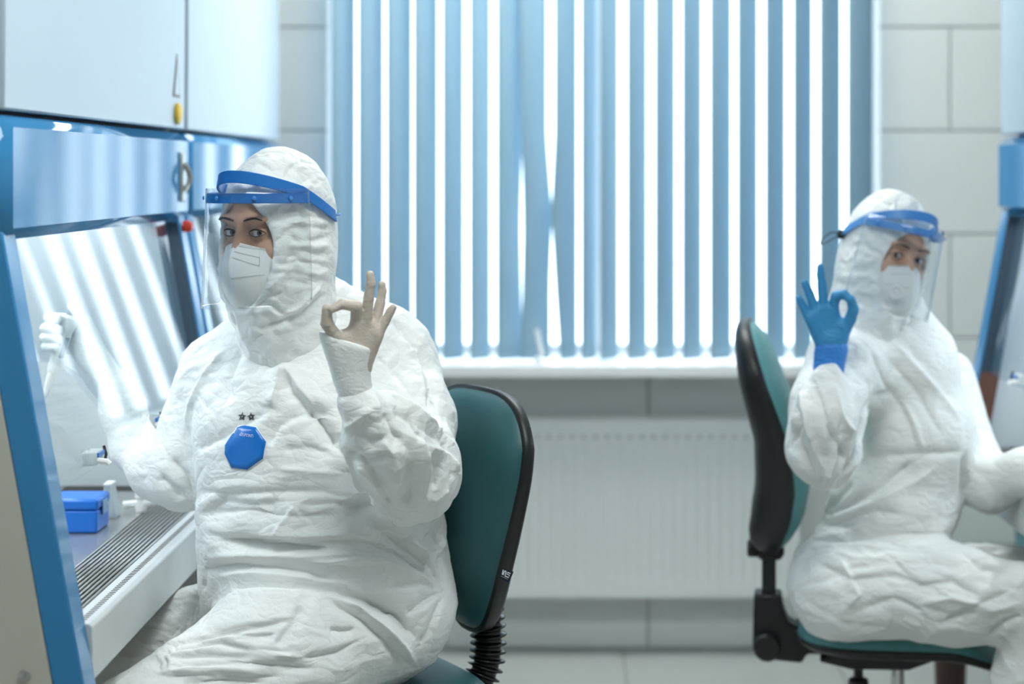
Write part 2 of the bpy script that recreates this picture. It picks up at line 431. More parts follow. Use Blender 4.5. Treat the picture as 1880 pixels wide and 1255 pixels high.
s.build('window_sill', M_WHITE, win, bevel=.006)
# light switch-less reveals are part of the wall; portal-free

# vertical blinds
bl = empty('vertical_blinds', (.1, 5.62, 2.44))
tag(bl, 'blue fabric vertical blinds half open across the window', 'blinds')
gaps = [(611, 0), (655, 13), (707, 13), (758, 9), (808, 16), (857, 20), (906, 20), (958, 0), (1012, 16), (1063, 12), (1098, 11), (1143, 22), (1195, 19), (1246, 15), (1296, 18), (1348, 12), (1398, 15), (1449, 15), (1498, 13), (1550, 12), (1604, 0)]
yz = np.linspace(-330, 658, 27)
for i in range(len(gaps)-1):
    (ga, wa), (gb, wb_) = gaps[i], gaps[i+1]; rows = []
    for y in yz:
        xl = ga+wa*.36; xr = gb-wb_*.36
        drift = .012*(y-200)/400
        if ga == 906: xr = float(np.interp(y, [-330, 150, 420, 600, 660], [962, 961, 954.5, 958, 961]))
        if ga == 958:
            xl = float(np.interp(y, [-330, 150, 420, 600, 660], [954, 956, 961.5, 958, 954])); xr = float(np.interp(y, [-330, 250, 390, 420, 520, 658], [1003, 1003, 1014, 1013, 1009, 1009]))
        if ga == 1012: xl = float(np.interp(y, [-330, 250, 390, 520, 658], [1019, 1019, 1012, 1020, 1029]))
        vis = (xr-xl)/640.6
        dp = math.sqrt(max(.0885**2-vis**2, .01**2))/2
        dl, dr = 5.62-dp*.9, 5.62+dp*.9
        row = []
        for q in range(7):
            t = q/6; dd = dl+(dr-dl)*t; x = xl+(xr-xl)*t
            row.append(((x-VX)*5.62/FPX, dd-.006*math.sin(PI*t), CH-(y-VY)*5.62/FPX))
        rows.append(row)
    MB().grid(rows).build('slat', M_SLAT, bl, solid=.0008, angle=None)
MB().box((-.69, 5.585, 2.415), (.92, 5.655, 2.455)).build('head_rail', M_WHITE, bl, bevel=.004)
c = MB().tube([Pt(985, 604, 5.56), Pt(989, 625, 5.56), Pt(996, 655, 5.55)], .0065, 8); c.lathe([(.002, 0), (.011, .004), (.012, .016), (.004, .022)], Pt(988, 668, 5.55), n=10)
c.build('cord_weight', M_WPLAST, bl)

# radiator
rad = empty('radiator', (.16, 5.60, .15)); tag(rad, 'white panel radiator under the window sill', 'radiator')
rx0, rx1 = -.325, .668; rz0, rz1 = CH-(1095-VY)/642, CH-(776-VY)/642
nfl = 30; pit = (rx1-rx0)/nfl; xs = []
for i in range(nfl):
    for q, dz in ((0, 0), (.25, 0), (.38, 1), (.5, 1), (.62, 1), (.75, 0)): xs.append((rx0+(i+q)*pit, dz))
xs.append((rx1, 0)); zs = [(rz0, 0), (rz0+.02, .0), (rz0+.045, 0), (rz0+.06, 1), (rz1-.062, 1), (rz1-.047, 0), (rz1-.02, 0), (rz1, 0)]
g = MB(); g.grid([[(x, 5.595+.006*a*b, z) for x, a in xs] for z, b in zs])
g.box((rx0, 5.598, rz0), (rx1, 5.612, rz1)); g.build('front_panel', M_RAD, rad, angle=50)
MB().box((rx0, 5.66, rz0), (rx1, 5.67, rz1)).build('rear_panel', M_RAD, rad, bevel=.003)
g = MB().box((rx0-.004, 5.592, rz1), (rx1+.004, 5.674, rz1+.012)); g.build('top_cover', M_RAD, rad, bevel=.004)
g = MB()
for i in range(nfl): g.box((rx0+(i+.35)*pit, 5.591, rz1-.043), (rx0+(i+.65)*pit, 5.596, rz1-.033))
q = g.build('vent_marks', M_GROUT, rad, smooth=False); q['kind'] = 'stuff'
for x in (rx0-.004, rx1): MB().box((x, 5.594, rz0), (x+.004, 5.674, rz1+.011)).build('side_cover', M_RAD, rad)
for x in (rx0+.2, rx1-.2): MB().box((x-.015, 5.67, rz0+.05), (x+.015, YB-.002, rz1-.05)).build('wall_bracket', M_WHITE, rad)
MB().tube([(rx1-.03, 5.63, rz0), (rx1-.03, 5.63, 0.001)], .009, 10).build('supply_pipe', M_WHITE, rad)

# ================================================================== SAFETY CABINETS
CW = 1.36
def us(z): return .010-.18*(1.29-z)          # sloping front: how far in from the header front
def cabinet(x0, s, y0, label, full=True, lit=True, small=True):
    def Wp(u, v, z): return (x0+s*u, y0+v, z)
    r = empty('safety_cabinet', Wp(.3, CW/2, 0)); tag(r, label, 'cabinet', 'laboratory safety cabinets')
    def ubox(mb, a, b): mb.box(Wp(*a), Wp(*b)); return mb
    def uprism(mb, poly, v0, v1): mb.prism(poly, lambda p, t: Wp(p[0], t, p[1]), v0, v1); return mb
    zb = .60
    for v in (0.0, CW-.022):
        uprism(MB(), [(.03, 2.30), (.70, 2.30), (.70, zb), (us(zb)+.046, zb), (us(1.29)+.046, 1.29)], v, v+.022).build('side_panel', M_BEIGE, r, bevel=.002)
    up = MB(); uprism(up, [(.030, 2.32), (.014, 2.0), (.008, 1.75), (.010, 1.478), (.34, 1.478), (.34, 2.32)], .003, CW-.003)
    upo = up.build('upper_panel', M_PANEL, r, bevel=.004)
    ubox(MB(), (.05, .01, 1.470), (.34, CW-.01, 1.480)).build('panel_gap', M_DARK, r, smooth=False)
    ho = ubox(MB(), (0, -.004, 1.287), (.15, CW+.004, 1.471)).build('header', M_BLUE, r, bevel=.018, seg=1, angle=20)
    for v in (0.0, CW-.065):
        po = uprism(MB(), [(us(1.30), 1.30), (us(1.30)+.046, 1.30), (us(zb)+.046, zb), (us(zb), zb)], v, v+.065).build('front_post', M_BLUE, r, bevel=.003)
        vi = v+.065 if v == 0 else v-.008
        for za, zb_, gm in ((1.28, .906, M_STRIP_DARK), (.906, .72, M_STRIP_BROWN if s > 0 else M_STRIP_DARK)):
            uprism(MB(), [(us(za)+.004, za), (us(za)+.05, za), (us(zb_)+.05, zb_), (us(zb_)+.004, zb_)], vi, vi+.008).build('post_inner_strip', gm, po)  # thin strip added to colour the post's inner side
    uprism(MB(), [(us(1.40)+.016, 1.40), (us(1.40)+.022, 1.40), (us(.906)+.022, .906), (us(.906)+.016, .906)], .066, CW-.066).build('sash_glass', M_SASH, r, smooth=False)
    ubox(MB(), (.62, .022, .696), (.64, CW-.022, 1.42)).build('back_panel', M_INNER, r, smooth=False)
    ubox(MB(), (.06, .022, 1.36), (.64, CW-.022, 1.38)).build('chamber_ceiling', M_INNER, r, smooth=False)
    for v in (.022, CW-.026):
        uprism(MB(), [(us(1.36)+.05, 1.36), (.62, 1.36), (.62, .717), (us(.717)+.05, .717)], v, v+.004).build('chamber_liner', M_INNER, r, smooth=False)
    tb = MB(); tb.tube([Wp(.30, .12, 1.335), Wp(.30, CW-.12, 1.335)], .013, 12); tb.build('lamp_tube', M_TUBE if lit else M_WPLAST, r)
    ubox(MB(), (.027, .022, .696), (.62, CW-.022, .716)).build('work_surface', M_WORK, r, bevel=.002)
    ubox(MB(), (.54, .03, .716), (.615, CW-.10, .7185)).build('rear_slot', M_DARK, r, smooth=False)
    ubox(MB(), (.03, CW-.075, .716), (.615, CW-.027, .7185)).build('dark_end_strip', M_DARK, r, smooth=False)  # dark strip standing in for the dark gap at the chamber's far end
    gr = ubox(MB(), (-.064, .024, .690), (.026, CW-.024, .703)).build('front_grille', M_DARK, r, smooth=False)
    nb = 10
    for i in range(nb):
        u = .024-i*.0088
        ubox(MB(), (u-.0048, .024, .703), (u, CW-.024, .7150)).build('grille_bar', M_STEEL, gr, bevel=.0012, seg=1)
    lp = uprism(MB(), [(-.064, .716), (-.098, .716), (-.104, .710), (us(.632)+.004, .632), (us(.632)+.010, .625), (-.064, .625)], .066, CW-.066).build('bench_lip', M_LIP, r, bevel=.002)
    sl = MB()
    for i in range(int((CW-.16)/.0125)):
        v = .08+i*.0125; ubox(sl, (-.0885, v, .7150), (-.0785, v+.004, .7166))
    q = sl.build('vent_slots', M_DARK, lp, smooth=False); q['kind'] = 'stuff'
    ubox(MB(), (-.060, .024, .625), (.66, CW-.024, .689)).build('bench_body', M_BEIGE, r, smooth=False)
    for u in (.06, .62):
        for v in (.03, CW-.07): ubox(MB(), (u, v, 0), (u+.04, v+.04, .625)).build('stand_leg', M_BEIGE, r, bevel=.003)
    for v in (.03, CW-.07): ubox(MB(), (.10, v, .10), (.62, v+.04, .14)).build('cross_rail', M_BEIGE, r, bevel=.003)
    ubox(MB(), (.63, .07, .10), (.655, CW-.07, .14)).build('cross_rail', M_BEIGE, r, bevel=.003)
    if small:
        v = CW-.085
        pl = ubox(MB(), (-.006, v-.022, 1.325), (.006, v+.018, 1.43)).build('latch_plate', M_STEEL, ho, bevel=.003)
        MB().tube([Wp(-.006, v-.002, 1.345+.01*i) if i in (0, 6) else Wp(-.006-.012*math.sin(PI*i/6), v-.002, 1.345+.01*i) for i in range(7)], .006, 8).build('latch_handle', M_CHROME, ho)
        kb = MB().lathe([(.020, 0), (.023, .003), (.023, .007), (.015, .011)], Wp(.010, v-.006, 1.510), (-s, 0, 0), 18); kb.build('yellow_knob', M_YELLOW, upo)
        tri = [(v-.045, 1.545), (v+.022, 1.545), (v-.010, 1.635)]
        t = MB().prism(tri, lambda p, q: Wp(q, p[0], p[1]), .0072, .0095); t.build('triangle_label', M_STITCH, upo, smooth=False)
        tri2 = [(v-.036, 1.550), (v+.013, 1.550), (v-.010, 1.618)]
        t = MB().prism(tri2, lambda p, q: Wp(q, p[0], p[1]), .0066, .0090); t.build('triangle_label_field', M_PANEL, upo, smooth=False)
        MB().lathe([(.012, 0), (.013, .01), (.009, .02)], Wp(us(1.27)-.002, CW-.045, 1.272), (-s, 0, 0), 14).build('red_knob', M_RED, ho)
        MB().lathe([(.009, 0), (.008, .004), (.003, .006)], Wp(us(.65)+.085, 0, .655), (0, -1, 0), 14).build('screw', M_STEEL, r)
    # sash handles clipped on the lower edge of the glass
    for v in ((.34, .79) if s < 0 else (.40, .95)):
        zh = .925; h = MB(); ubox(h, (us(zh)+.006, v-.025, zh-.012), (us(zh)+.030, v+.025, zh+.010))
        hd = h.build('sash_handle', M_CLEARP, r, bevel=.003)
        ubox(MB(), (us(zh)+.003, v-.02, zh+.001), (us(zh)+.006, v+.02, zh+.008)).build('handle_strip', M_SHBLUE, hd, smooth=False)
        MB().tube([Wp(us(zh)+.006, v-.018, zh-.004), Wp(us(zh)-.010, v-.018, zh-.006), Wp(us(zh)-.014, v-.018, zh-.010)], .005, 8).build('handle_peg', M_WPLAST, hd)
        MB().tube([Wp(us(zh)+.006, v+.026, zh+.014), Wp(us(zh)+.002, v+.026, zh), Wp(us(zh)+.006, v+.026, zh-.016)], .0025, 6).build('handle_bracket', M_DARK, hd)
    return r
CX = -.805; CY1 = 2.85
cabinet(CX, -1, CY1, 'white and blue safety cabinet the left worker reaches into')
cabinet(CX, -1, CY1+CW+.03, 'white and blue safety cabinet between the first cabinet and the tiled wall', lit=False, small=False)
cabinet(1.06, 1, 4.80-CW, 'white and blue safety cabinet in front of the right worker', small=False)

# ---- things in the left cabinet
def px_x(px, d): return (px-VX)*d/FPX
WZ = .7165
r = empty('pipette_tip_box', (-.91, 3.69, WZ)); tag(r, 'bright blue lidded pipette tip box on the cabinet work surface', 'box')
MB().box((-.957, 3.642, WZ), (-.868, 3.738, WZ+.042)).build('base', M_PBLUE, r, bevel=.004)
MB().box((-.959, 3.640, WZ+.0425), (-.866, 3.740, WZ+.064)).build('lid', M_PBLUE, r, bevel=.006)
MB().box((-.866, 3.672, WZ+.030), (-.863, 3.708, WZ+.055)).build('latch', M_PBLUE2, r, bevel=.001)
r = empty('tube_rack', (-.905, 3.35, WZ)); tag(r, 'low grey-blue tube rack beside the blue post', 'rack')
MB().box((-.960, 3.29, WZ), (-.866, 3.41, WZ+.036)).build('base', M_PBLUE2, r, bevel=.003)
for i in range(5):
    for j in range(4): MB().lathe([(.0075, 0), (.0075, .004), (.003, .005)], (-.948+.023*j, 3.305+.022*i, WZ+.036), n=8).build('tube_cap', M_PBLUE, r)
r = empty('reagent_wedge', (-.885, 3.84, WZ)); tag(r, 'clear plastic wedge holder behind the bright blue box', 'holder')
MB().prism([(-.896, WZ), (-.868, WZ), (-.879, WZ+.062), (-.893, WZ+.062)], lambda p, t: (p[0], t, p[1]), 3.80, 3.84).build('body', M_CLEARP, r, bevel=.002)
MB().box((-.894, 3.798, WZ+.0625), (-.878, 3.842, WZ+.067)).build('rim', M_WPLAST, r, bevel=.001)
r = empty('gas_tap', (-.835, 3.88, WZ)); tag(r, 'small white gas tap lying at the end of the grille', 'tap')
MB().tube([(-.872, 3.88, WZ+.012), (-.805, 3.88, WZ+.020)], .008, 10).build('tap_body', M_WPLAST, r)
MB().lathe([(.011, 0), (.012, .012), (.007, .025), (.012, .028), (.011, .038)], (-.838, 3.88, WZ+.0), n=12).build('tap_knob', M_WPLAST, r)
MB().tube([(-.805, 3.88, WZ+.020), (-.795, 3.88, WZ+.020)], [.010, .006], 10).build('tap_nozzle', M_CLEARP, r)

# under the right cabinet
r = empty('storage_crate', (1.42, 5.2, 0)); tag(r, 'teal storage crate by the tiled wall beyond the right cabinet', 'crate')
g = MB(); cx0, cx1, cy0, cy1 = 1.24, 1.60, 5.0, 5.4
g.box((cx0, cy0, .0), (cx1, cy1, .02)).box((cx0, cy0, .02), (cx0+.012, cy1, .42)).box((cx1-.012, cy0, .02), (cx1, cy1, .42)).box((cx0+.012, cy0, .02), (cx1-.012, cy0+.012, .42)).box((cx0+.012, cy1-.012, .02), (cx1-.012, cy1, .42))
g.build('crate_body', M_TEAL2, r, bevel=.003)
g = MB(); g.box((cx0-.015, cy0-.015, .42), (cx1+.015, cy1+.015, .45)); g.build('crate_lid', M_TEAL, r, bevel=.006)
r = empty('waste_bin', (.97, 4.85, 0)); tag(r, 'dark brown waste bin with a grey rim behind the right chair seat', 'bin')
MB().lathe([(.030, 0), (.034, .004), (.040, .205), (.036, .208), (.030, .012)], (.955, 4.85, 0), n=28).build('bin_body', M_BROWN, r, angle=50)
MB().lathe([(.041, .200), (.044, .204), (.044, .214), (.040, .217), (.037, .214), (.037, .204)], (.955, 4.85, 0), n=28).build('bin_rim', M_STITCH, r, angle=50)

# ================================================================== CHAIRS
def pillow(fn, outline, T, rings=10, power=4., center=(0, 0), under=0.):
    """cushion: outline in (p,q); fn(p,q,h) -> world; T thickness upward, under = thickness below"""
    mb = MB(); n = len(outline); vs = [fn(center[0], center[1], T)]
    for i in range(1, rings+1):
        rho = math.sin(PI/2*i/rings); h = T*max(0., 1-rho**power)**.5
        for p, q in outline: vs.append(fn(center[0]+(p-center[0])*rho, center[1]+(q-center[1])*rho, h))
    fs = [(0, 1+j, 1+(j+1) % n) for j in range(n)]
    for i in range(rings-1):
        a = 1+i*n; b = a+n; fs += [(a+j, b+j, b+(j+1) % n, a+(j+1) % n) for j in range(n)]
    last = 1+(rings-1)*n; m = len(vs)
    for i in range(1, rings+1):
        rho = math.cos(PI/2*i/rings); h = -under*max(0., 1-rho**power)**.5
        if i == rings: vs.append(fn(center[0], center[1], -under)); break
        for p, q in outline: vs.append(fn(center[0]+(p-center[0])*rho, center[1]+(q-center[1])*rho, h))
    prev = last
    for i in range(rings-1):
        a = m+i*n; fs += [(prev+j, a+j, a+(j+1) % n, prev+(j+1) % n) for j in range(n)]; prev = a
    c = len(vs)-1; fs += [(prev+j, c, prev+(j+1) % n) for j in range(n)]
    return mb.add(vs, fs)
def egg(z0, z1, wt, wb, n=56, zt=.80):
    """backrest outline: wide near the top, narrow below"""
    out = []
    for i in range(n):
        q = 2*PI*i/n; c, s_ = math.cos(q), math.sin(q)
        zc = z0+(z1-z0)*zt*.78
        z = zc+(z1-zc)*abs(s_)**.9 if s_ >= 0 else zc-(zc-z0)*abs(s_)**.95
        k = (z-z0)/(z1-z0); wd = wb+(wt-wb)*min(1, k/zt)
        out.append((math.copysign(abs(c)**.62, c)*wd, z))
    return out
def chair(base, fwd, sw, seat_z, bz0, bz1, label, teal, ba, curve, bellows, shell):
    bx_, by_ = base; f = Vector((fwd[0], fwd[1], 0)).normalized(); l = Vector((-f.y, f.x, 0))
    def C(a, b, z): return Vector((bx_, by_, 0))+f*a+l*b+Vector((0, 0, z))
    r = empty('lab_chair', (bx_, by_, 0)); tag(r, label, 'chair', 'laboratory swivel chairs')
    cv = lambda z: float(np.interp((z-bz0)/(bz1-bz0), [0, .15, .3, .5, .75, 1], curve))
    zc = (bz0+bz1)/2+.03; ol = egg(bz0, bz1, .205, .105)
    bk = pillow(lambda b, z, h: C(ba+cv(z)+.004+h, b, z), ol, .042, 10, 5., (0, zc), .004).build('backrest', teal, r, angle=None)
    ol2 = [(b*1.035, zc+(z-zc)*1.025) for b, z in ol]
    pillow(lambda b, z, h: C(ba+cv(z)+h*(1.25-.75*(z-bz0)/(bz1-bz0))+(.012 if h > -.001 else 0), b, z), ol2, .006, 10, 5., (0, zc), shell).build('back_shell', M_BLACK, r, angle=None)
    # seat
    so = []
    for i in range(48):
        q = 2*PI*i/48; c, s_ = math.cos(q), math.sin(q); so.append((.215*math.copysign(abs(c)**.55, c), sw*math.copysign(abs(s_)**.55, s_)))
    drop_ = lambda a: -.05*max(0., (a-.08)/.13)**2+.003*max(0., (-a-.10)/.1)**2
    pillow(lambda a, b, h: C(a, b, seat_z-.035+drop_(a)+h), so, .036, 9, 6., (0, 0), .002).build('seat', teal, r, angle=None)
    pillow(lambda a, b, h: C(a*1.02, b*1.02, seat_z-.034+drop_(a)+h), so, .004, 8, 6., (0, 0), .030).build('seat_shell', M_BLACK, r, angle=None)
    mp = MB().prism([(-.14, seat_z-.066), (-.17, seat_z-.085), (-.10, seat_z-.100), (.02, seat_z-.098), (.06, seat_z-.082), (.10, seat_z-.066)], lambda p, t: C(p[0], t, p[1]), -.09, .09)
    mp.build('mechanism', M_BLACK, r, bevel=.006)
    if bellows:
        cu = [C(ba-.02, 0, bz0+.06), C(ba-.03, 0, bz0-.02), C(ba-.026, 0, bz0-.07), C(ba-.005, 0, bz0-.115), C(ba+.035, 0, bz0-.145), C(ba+.085, 0, bz0-.155), C(-.12, 0, seat_z-.085)]
        pts = []; 
        for i in range(len(cu)-1):
            for q in range(14): pts.append(cu[i].lerp(cu[i+1], q/14))
        sm = pts[:]
        for _ in range(30): sm = [sm[0]]+[(sm[i-1]+sm[i]*2+sm[i+1])/4 for i in range(1, len(sm)-1)]+[sm[-1]]
        L = [0]
        for i in range(1, len(sm)): L.append(L[-1]+(sm[i]-sm[i-1]).length)
        tot = L[-1]; N_ = int(tot/.0148)*8; tube = []; rs = []
        for i in range(N_+1):
            d = tot*i/N_; k = min(max(j for j in range(len(L)) if L[j] <= d+1e-9), len(sm)-2); t = (d-L[k])/max(L[k+1]-L[k], 1e-6)
            tube.append(sm[k].lerp(sm[k+1], t)); rs.append(.0235+.0105*max(0, math.sin(2*PI*d/.0148))**.7)
        MB().tube(tube, rs, 20).build('bellows', M_RUBBER, r, angle=None)
    else:
        br = MB().prism([(-.262, .565), (-.232, .565), (-.232, .455), (-.262, .455)], lambda p, t: C(p[0]-.03, t, p[1]), -.025, .025)
        br.build('upright_bar', M_BLACK, r, bevel=.004)
        MB().prism([(-.300, .585), (-.250, .585), (-.242, .56), (-.252, .545), (-.300, .545)], lambda p, t: C(p[0], t, p[1]), -.03, .03).build('bar_clamp', M_BLACK, r, bevel=.006)
        MB().prism([(-.309, .472), (-.250, .472), (-.247, .445), (-.235, .415), (-.205, .395), (-.12, .385), (-.12, .345), (-.195, .345), (-.205, .325), (-.275, .330), (-.312, .345)], lambda p, t: C(p[0], t, p[1]), -.035, .035).build('lower_bracket', M_BLACK, r, bevel=.006)
        MB().lathe([(.017, 0), (.019, .004), (.019, .022), (.016, .026)], C(-.298, 0, .565), -f, 18).build('clamp_knob', M_BLACK, r)
        MB().lathe([(.012, 0), (.030, .004), (.030, .020), (.026, .026)], C(-.280, -.035 if f.x > 0 else .035, .361), -l if f.x > 0 else l, 22).build('tilt_knob', M_BLACK, r)
    kn = MB().tube([C(-.085, -.06, seat_z-.10), C(-.085, -.06, seat_z-.135)], .010, 10); kn.lathe([(.018, 0), (.022, .004), (.022, .022), (.018, .026)], C(-.085, -.06, seat_z-.150), n=10); kn.build('adjuster_knob', M_BLACK, r)
    zt = seat_z-.10
    MB().lathe([(.026, .0), (.026, .11), (.016, .115)], (bx_, by_, .10), n=20).build('gas_column', M_BLACK, r)
    MB().lathe([(.0145, 0), (.0145, zt-.215+.01)], (bx_, by_, .215), n=20).build('piston', M_CHROME, r)
    for i in range(5):
        q = 2*PI*i/5+.3; d = Vector((math.cos(q), math.sin(q), 0)); o = Vector((bx_, by_, 0))
        MB().tube([o+d*.02+Vector((0, 0, .125)), o+d*.16+Vector((0, 0, .11)), o+d*.28+Vector((0, 0, .075))], [.028, .022, .016], 10, flat=.7).build('base_arm', M_BLACK, r)
        e = o+d*.275; t = Vector((-d.y, d.x, 0))
        MB().lathe([(.02, -.022), (.026, -.018), (.026, -.004), (.010, -.003), (.010, .003), (.026, .004), (.026, .018), (.02, .022)], e+Vector((0, 0, .0265)), t, 18).build('castor', M_BLACK, r)
        MB().tube([e+Vector((0, 0, .03)), e+Vector((0, 0, .078))], .007, 8).build('castor_stem', M_STEEL, r)
    return r, C
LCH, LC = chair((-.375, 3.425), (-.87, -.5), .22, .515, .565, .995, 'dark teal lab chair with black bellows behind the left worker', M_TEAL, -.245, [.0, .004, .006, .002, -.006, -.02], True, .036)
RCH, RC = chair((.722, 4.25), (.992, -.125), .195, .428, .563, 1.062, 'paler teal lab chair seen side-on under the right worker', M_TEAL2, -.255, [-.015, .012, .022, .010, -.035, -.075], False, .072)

# ================================================================== PEOPLE
def frame(C, yaw, roll, pitch=0., k=1.):
    """head frame: +y is where the face points; yaw>0 turns the face to the viewer's left"""
    f = Vector((-math.sin(yaw)*math.cos(pitch), -math.cos(yaw)*math.cos(pitch), math.sin(pitch)))
    z = Vector((0, 0, 1)); x = f.cross(z).normalized(); z = x.cross(f).normalized()
    Rr = Matrix.Rotation(roll, 3, f); x = Rr@x; z = Rr@z
    Rm = np.array([x, f, z], 'f4').T*k
    Cn = np.array(C, 'f4')
    to = lambda V: np.asarray(V, 'f4')@Rm.T+Cn
    inv = lambda V: (np.asarray(V, 'f4')-Cn)@Rm/(k*k)
    return to, inv
def lerp_path(pts, t):
    t = np.clip(t, 0, 1)*(len(pts)-1); i = min(int(t), len(pts)-2); u = t-i
    p = np.array(pts); p0 = p[max(i-1, 0)]; p1 = p[i]; p2 = p[i+1]; p3 = p[min(i+2, len(p)-1)]
    return .5*((2*p1)+(-p0+p2)*u+(2*p0-5*p1+4*p2-p3)*u*u+(-p0+3*p1-3*p2+p3)*u**3)
OPEN_Z, OPEN_A, OPEN_B = -.036, .057, .092
def make_head(root, C, yaw, roll, pitch, k, skin, iris_m, h_hood, sub, hood_strokes, seed, lean):
    to, inv = frame(C, yaw, roll, pitch, k)
    # face and neck, one continuous surface
    S = SDF(.02)
    S.ell((0, -.006, .028), (.073, .093, .095)).ell((0, .026, -.058), (.057, .064, .058), k=.03)
    S.cone((0, -.01, -.07), (0, -.025, -.17), .052, .058)
    for s in (-1, 1):
        S.ell((s*.030, .080, .0225), (.025, .011, .008), k=.012); S.ell((s*.040, .052, -.032), (.024, .022, .024), k=.02)
    S.cone((0, .082, .014), (0, .096, -.030), .0085, .010, k=.014)
    for s in (-1, 1):
        S.ell((s*.031, .102, .0035), (.020, .020, .0125), k=.012, sub=True)
        S.ell((s*.031, .0725, -.0005), (.0155, .0132, .0125), k=.006)
        S.ell((s*.031, .088, -.0010), (.0150, .0125, .0057), k=.0015, sub=True)
    V, Q = S.mesh((-.095, -.115, -.18), (.095, .130, .14), .0027)
    fme = mesh_np('head', to(V), Q); fb = BVHTree.FromPolygons(V.tolist(), Q.tolist())
    head = link('head', fme, skin, root, True, None)
    def snap(x, z, lift=.0006):
        h = fb.ray_cast(Vector((x, .3, z)), Vector((0, -1, 0))); return (x, h[0].y+lift, z)
    for s in (-1, 1):
        ec = np.array([s*.031, .0722, -.0008]); er = .0116
        mb = MB(); rows = []
        for i in range(1, 12):
            a = PI*i/12; rows.append([to(ec+er*np.array([math.sin(a)*math.cos(b), math.sin(a)*math.sin(b), math.cos(a)])) for b in np.linspace(0, 2*PI, 18, endpoint=False)])
        mb.grid(rows, True); mb.build('eyeball', M_EYE, head, angle=None)
        g = inv(np.array(EYE, 'f4'))-ec; g = g/np.linalg.norm(g)
        # a glance cannot leave the lids: limit the turn of the eye
        u = np.cross(g, [0, 0, 1.]); u /= np.linalg.norm(u); w_ = np.cross(u, g)
        for nm, ang, rr, m in (('iris', 29., 1.012, iris_m), ('pupil', 13., 1.022, M_PUPIL)):
            mb = MB(); rows = []
            for i in range(0, 6):
                a = math.radians(ang)*max(i, .02)/5; rows.append([to(ec+er*rr*(math.cos(a)*g+math.sin(a)*(math.cos(b)*u+math.sin(b)*w_))) for b in np.linspace(0, 2*PI, 18, endpoint=False)])
            mb.grid(rows, True); mb.build(nm, m, head, angle=None)
        # lash lines
        for nm, sg, rad in (('upper_lashes', 1, .00125), ('lower_lashes', -1, .00065)):
            pts = []
            for q in np.linspace(0, PI, 13):
                x = s*.031+.0152*math.cos(q); z = -.0010+sg*.0060*math.sin(q); pts.append(to(snap(x, z, .0008)))
            rs = [rad*k*(.4+.6*math.sin(PI*(i+.6)/13.2)) for i in range(13)]
            MB().tube(pts, rs, 6).build(nm, M_HAIR, head, angle=None)
        pts = [to(snap(s*x, z, .0005)) for x, z in ((.0125, .0195), (.020, .0215), (.029, .0235), (.038, .0240), (.046, .0215), (.054, .0165))]
        MB().tube(pts, [.0030*k, .0048*k, .0050*k, .0042*k, .0030*k, .0012*k], 8, flat=.4).build('eyebrow', M_HAIR, head, angle=None)
    # hood with an elastic face opening
    H = SDF(.035)
    H.ell((0, -.010, .016), (.0865, .113, .130)).ell((0, .014, -.070), (.074, .080, .075), k=.05)
    for a, b, ra, rb in lean: H.cone(a, b, ra, rb, k=.05)
    def opening(X):
        e = np.sqrt((X[..., 0]/OPEN_A)**2+((X[..., 2]-OPEN_Z)/OPEN_B)**2); return np.maximum((e-1)*OPEN_A, .020-X[..., 1])
    H.fn(opening, k=.010)
    V, Q = H.mesh((-.15, -.20, -.30), (.15, .130, .165), h_hood)
    me = mesh_np('hood', V, Q); me = subdiv(me, sub); V = getv(me)
    th = np.arctan2(V[:, 2]-OPEN_Z, V[:, 0]); e = np.sqrt((V[:, 0]/OPEN_A)**2+((V[:, 2]-OPEN_Z)/OPEN_B)**2); fr = np.clip((V[:, 1]+.05)/.05, 0, 1)
    Wd = to(V); me.vertices.foreach_set('co', Wd.ravel()); me.update(); Nn = getn(me)
    gather = np.sin(th*15+4*perlin(V*14+seed)+3*perlin(V*40))*np.exp(-np.clip(e-1.15, 0, 9)*1.1)*fr*sm(1.04, 1.35, e)
    D = .0034*gather+crumple(Wd, 12, (.0040, .0018, .0008), (1, 1, 1), seed)*np.clip(e-.95, 0, .4)*2.2
    if hood_strokes: D += strokes(me, Wd, Nn, bvh_of(me), hood_strokes)
    setv(me, Wd+Nn*D[:, None])
    hood = link('hood', me, M_TYVEK, root, True, None)
    # elastic edge of the hood
    pts = []
    hb = bvh_of(me)
    # respirator folded along a vertical ridge
    ridge = [(0, .098, -.016), (0, .111, -.038), (0, .116, -.062), (0, .112, -.090), (0, .098, -.114), (0, .080, -.130)]
    side = [(.0580, .060, -.031), (.0620, .054, -.048), (.0630, .052, -.070), (.0590, .053, -.094), (.0490, .057, -.114), (.0310, .064, -.130)]
    rows = []
    for i in range(19):
        t = i/18; a = lerp_path(ridge, t); b = lerp_path(side, t); row = []
        for j in range(-10, 11):
            q = abs(j)/10; p = a+(b-a)*q; p = p+np.array([.35, 1.0, 0])*.014*math.sin(PI*q)**.9*(1-.5*abs(2*t-1))
            if j < 0: p = p*np.array([-1, 1, 1])
            row.append(to(p))
        rows.append(row)
    mk = MB().grid(rows).build('respirator_mask', M_MASK, root, solid=.0016, angle=25)
    return to, inv, head, hood, mk, lambda s, t, lift=.0018: mask_pt(ridge, side, s, t, lift, to)
def mask_pt(ridge, side, s, t, lift, to):
    a = lerp_path(ridge, t); b = lerp_path(side, t); q = abs(s)
    p = a+(b-a)*q; p = p+np.array([.35, 1.0, 0])*(.014*math.sin(PI*q)**.9*(1-.5*abs(2*t-1)))+np.array([.6, .8, 0])*lift
    if s < 0: p = p*np.array([-1, 1, 1])
    return to(p)
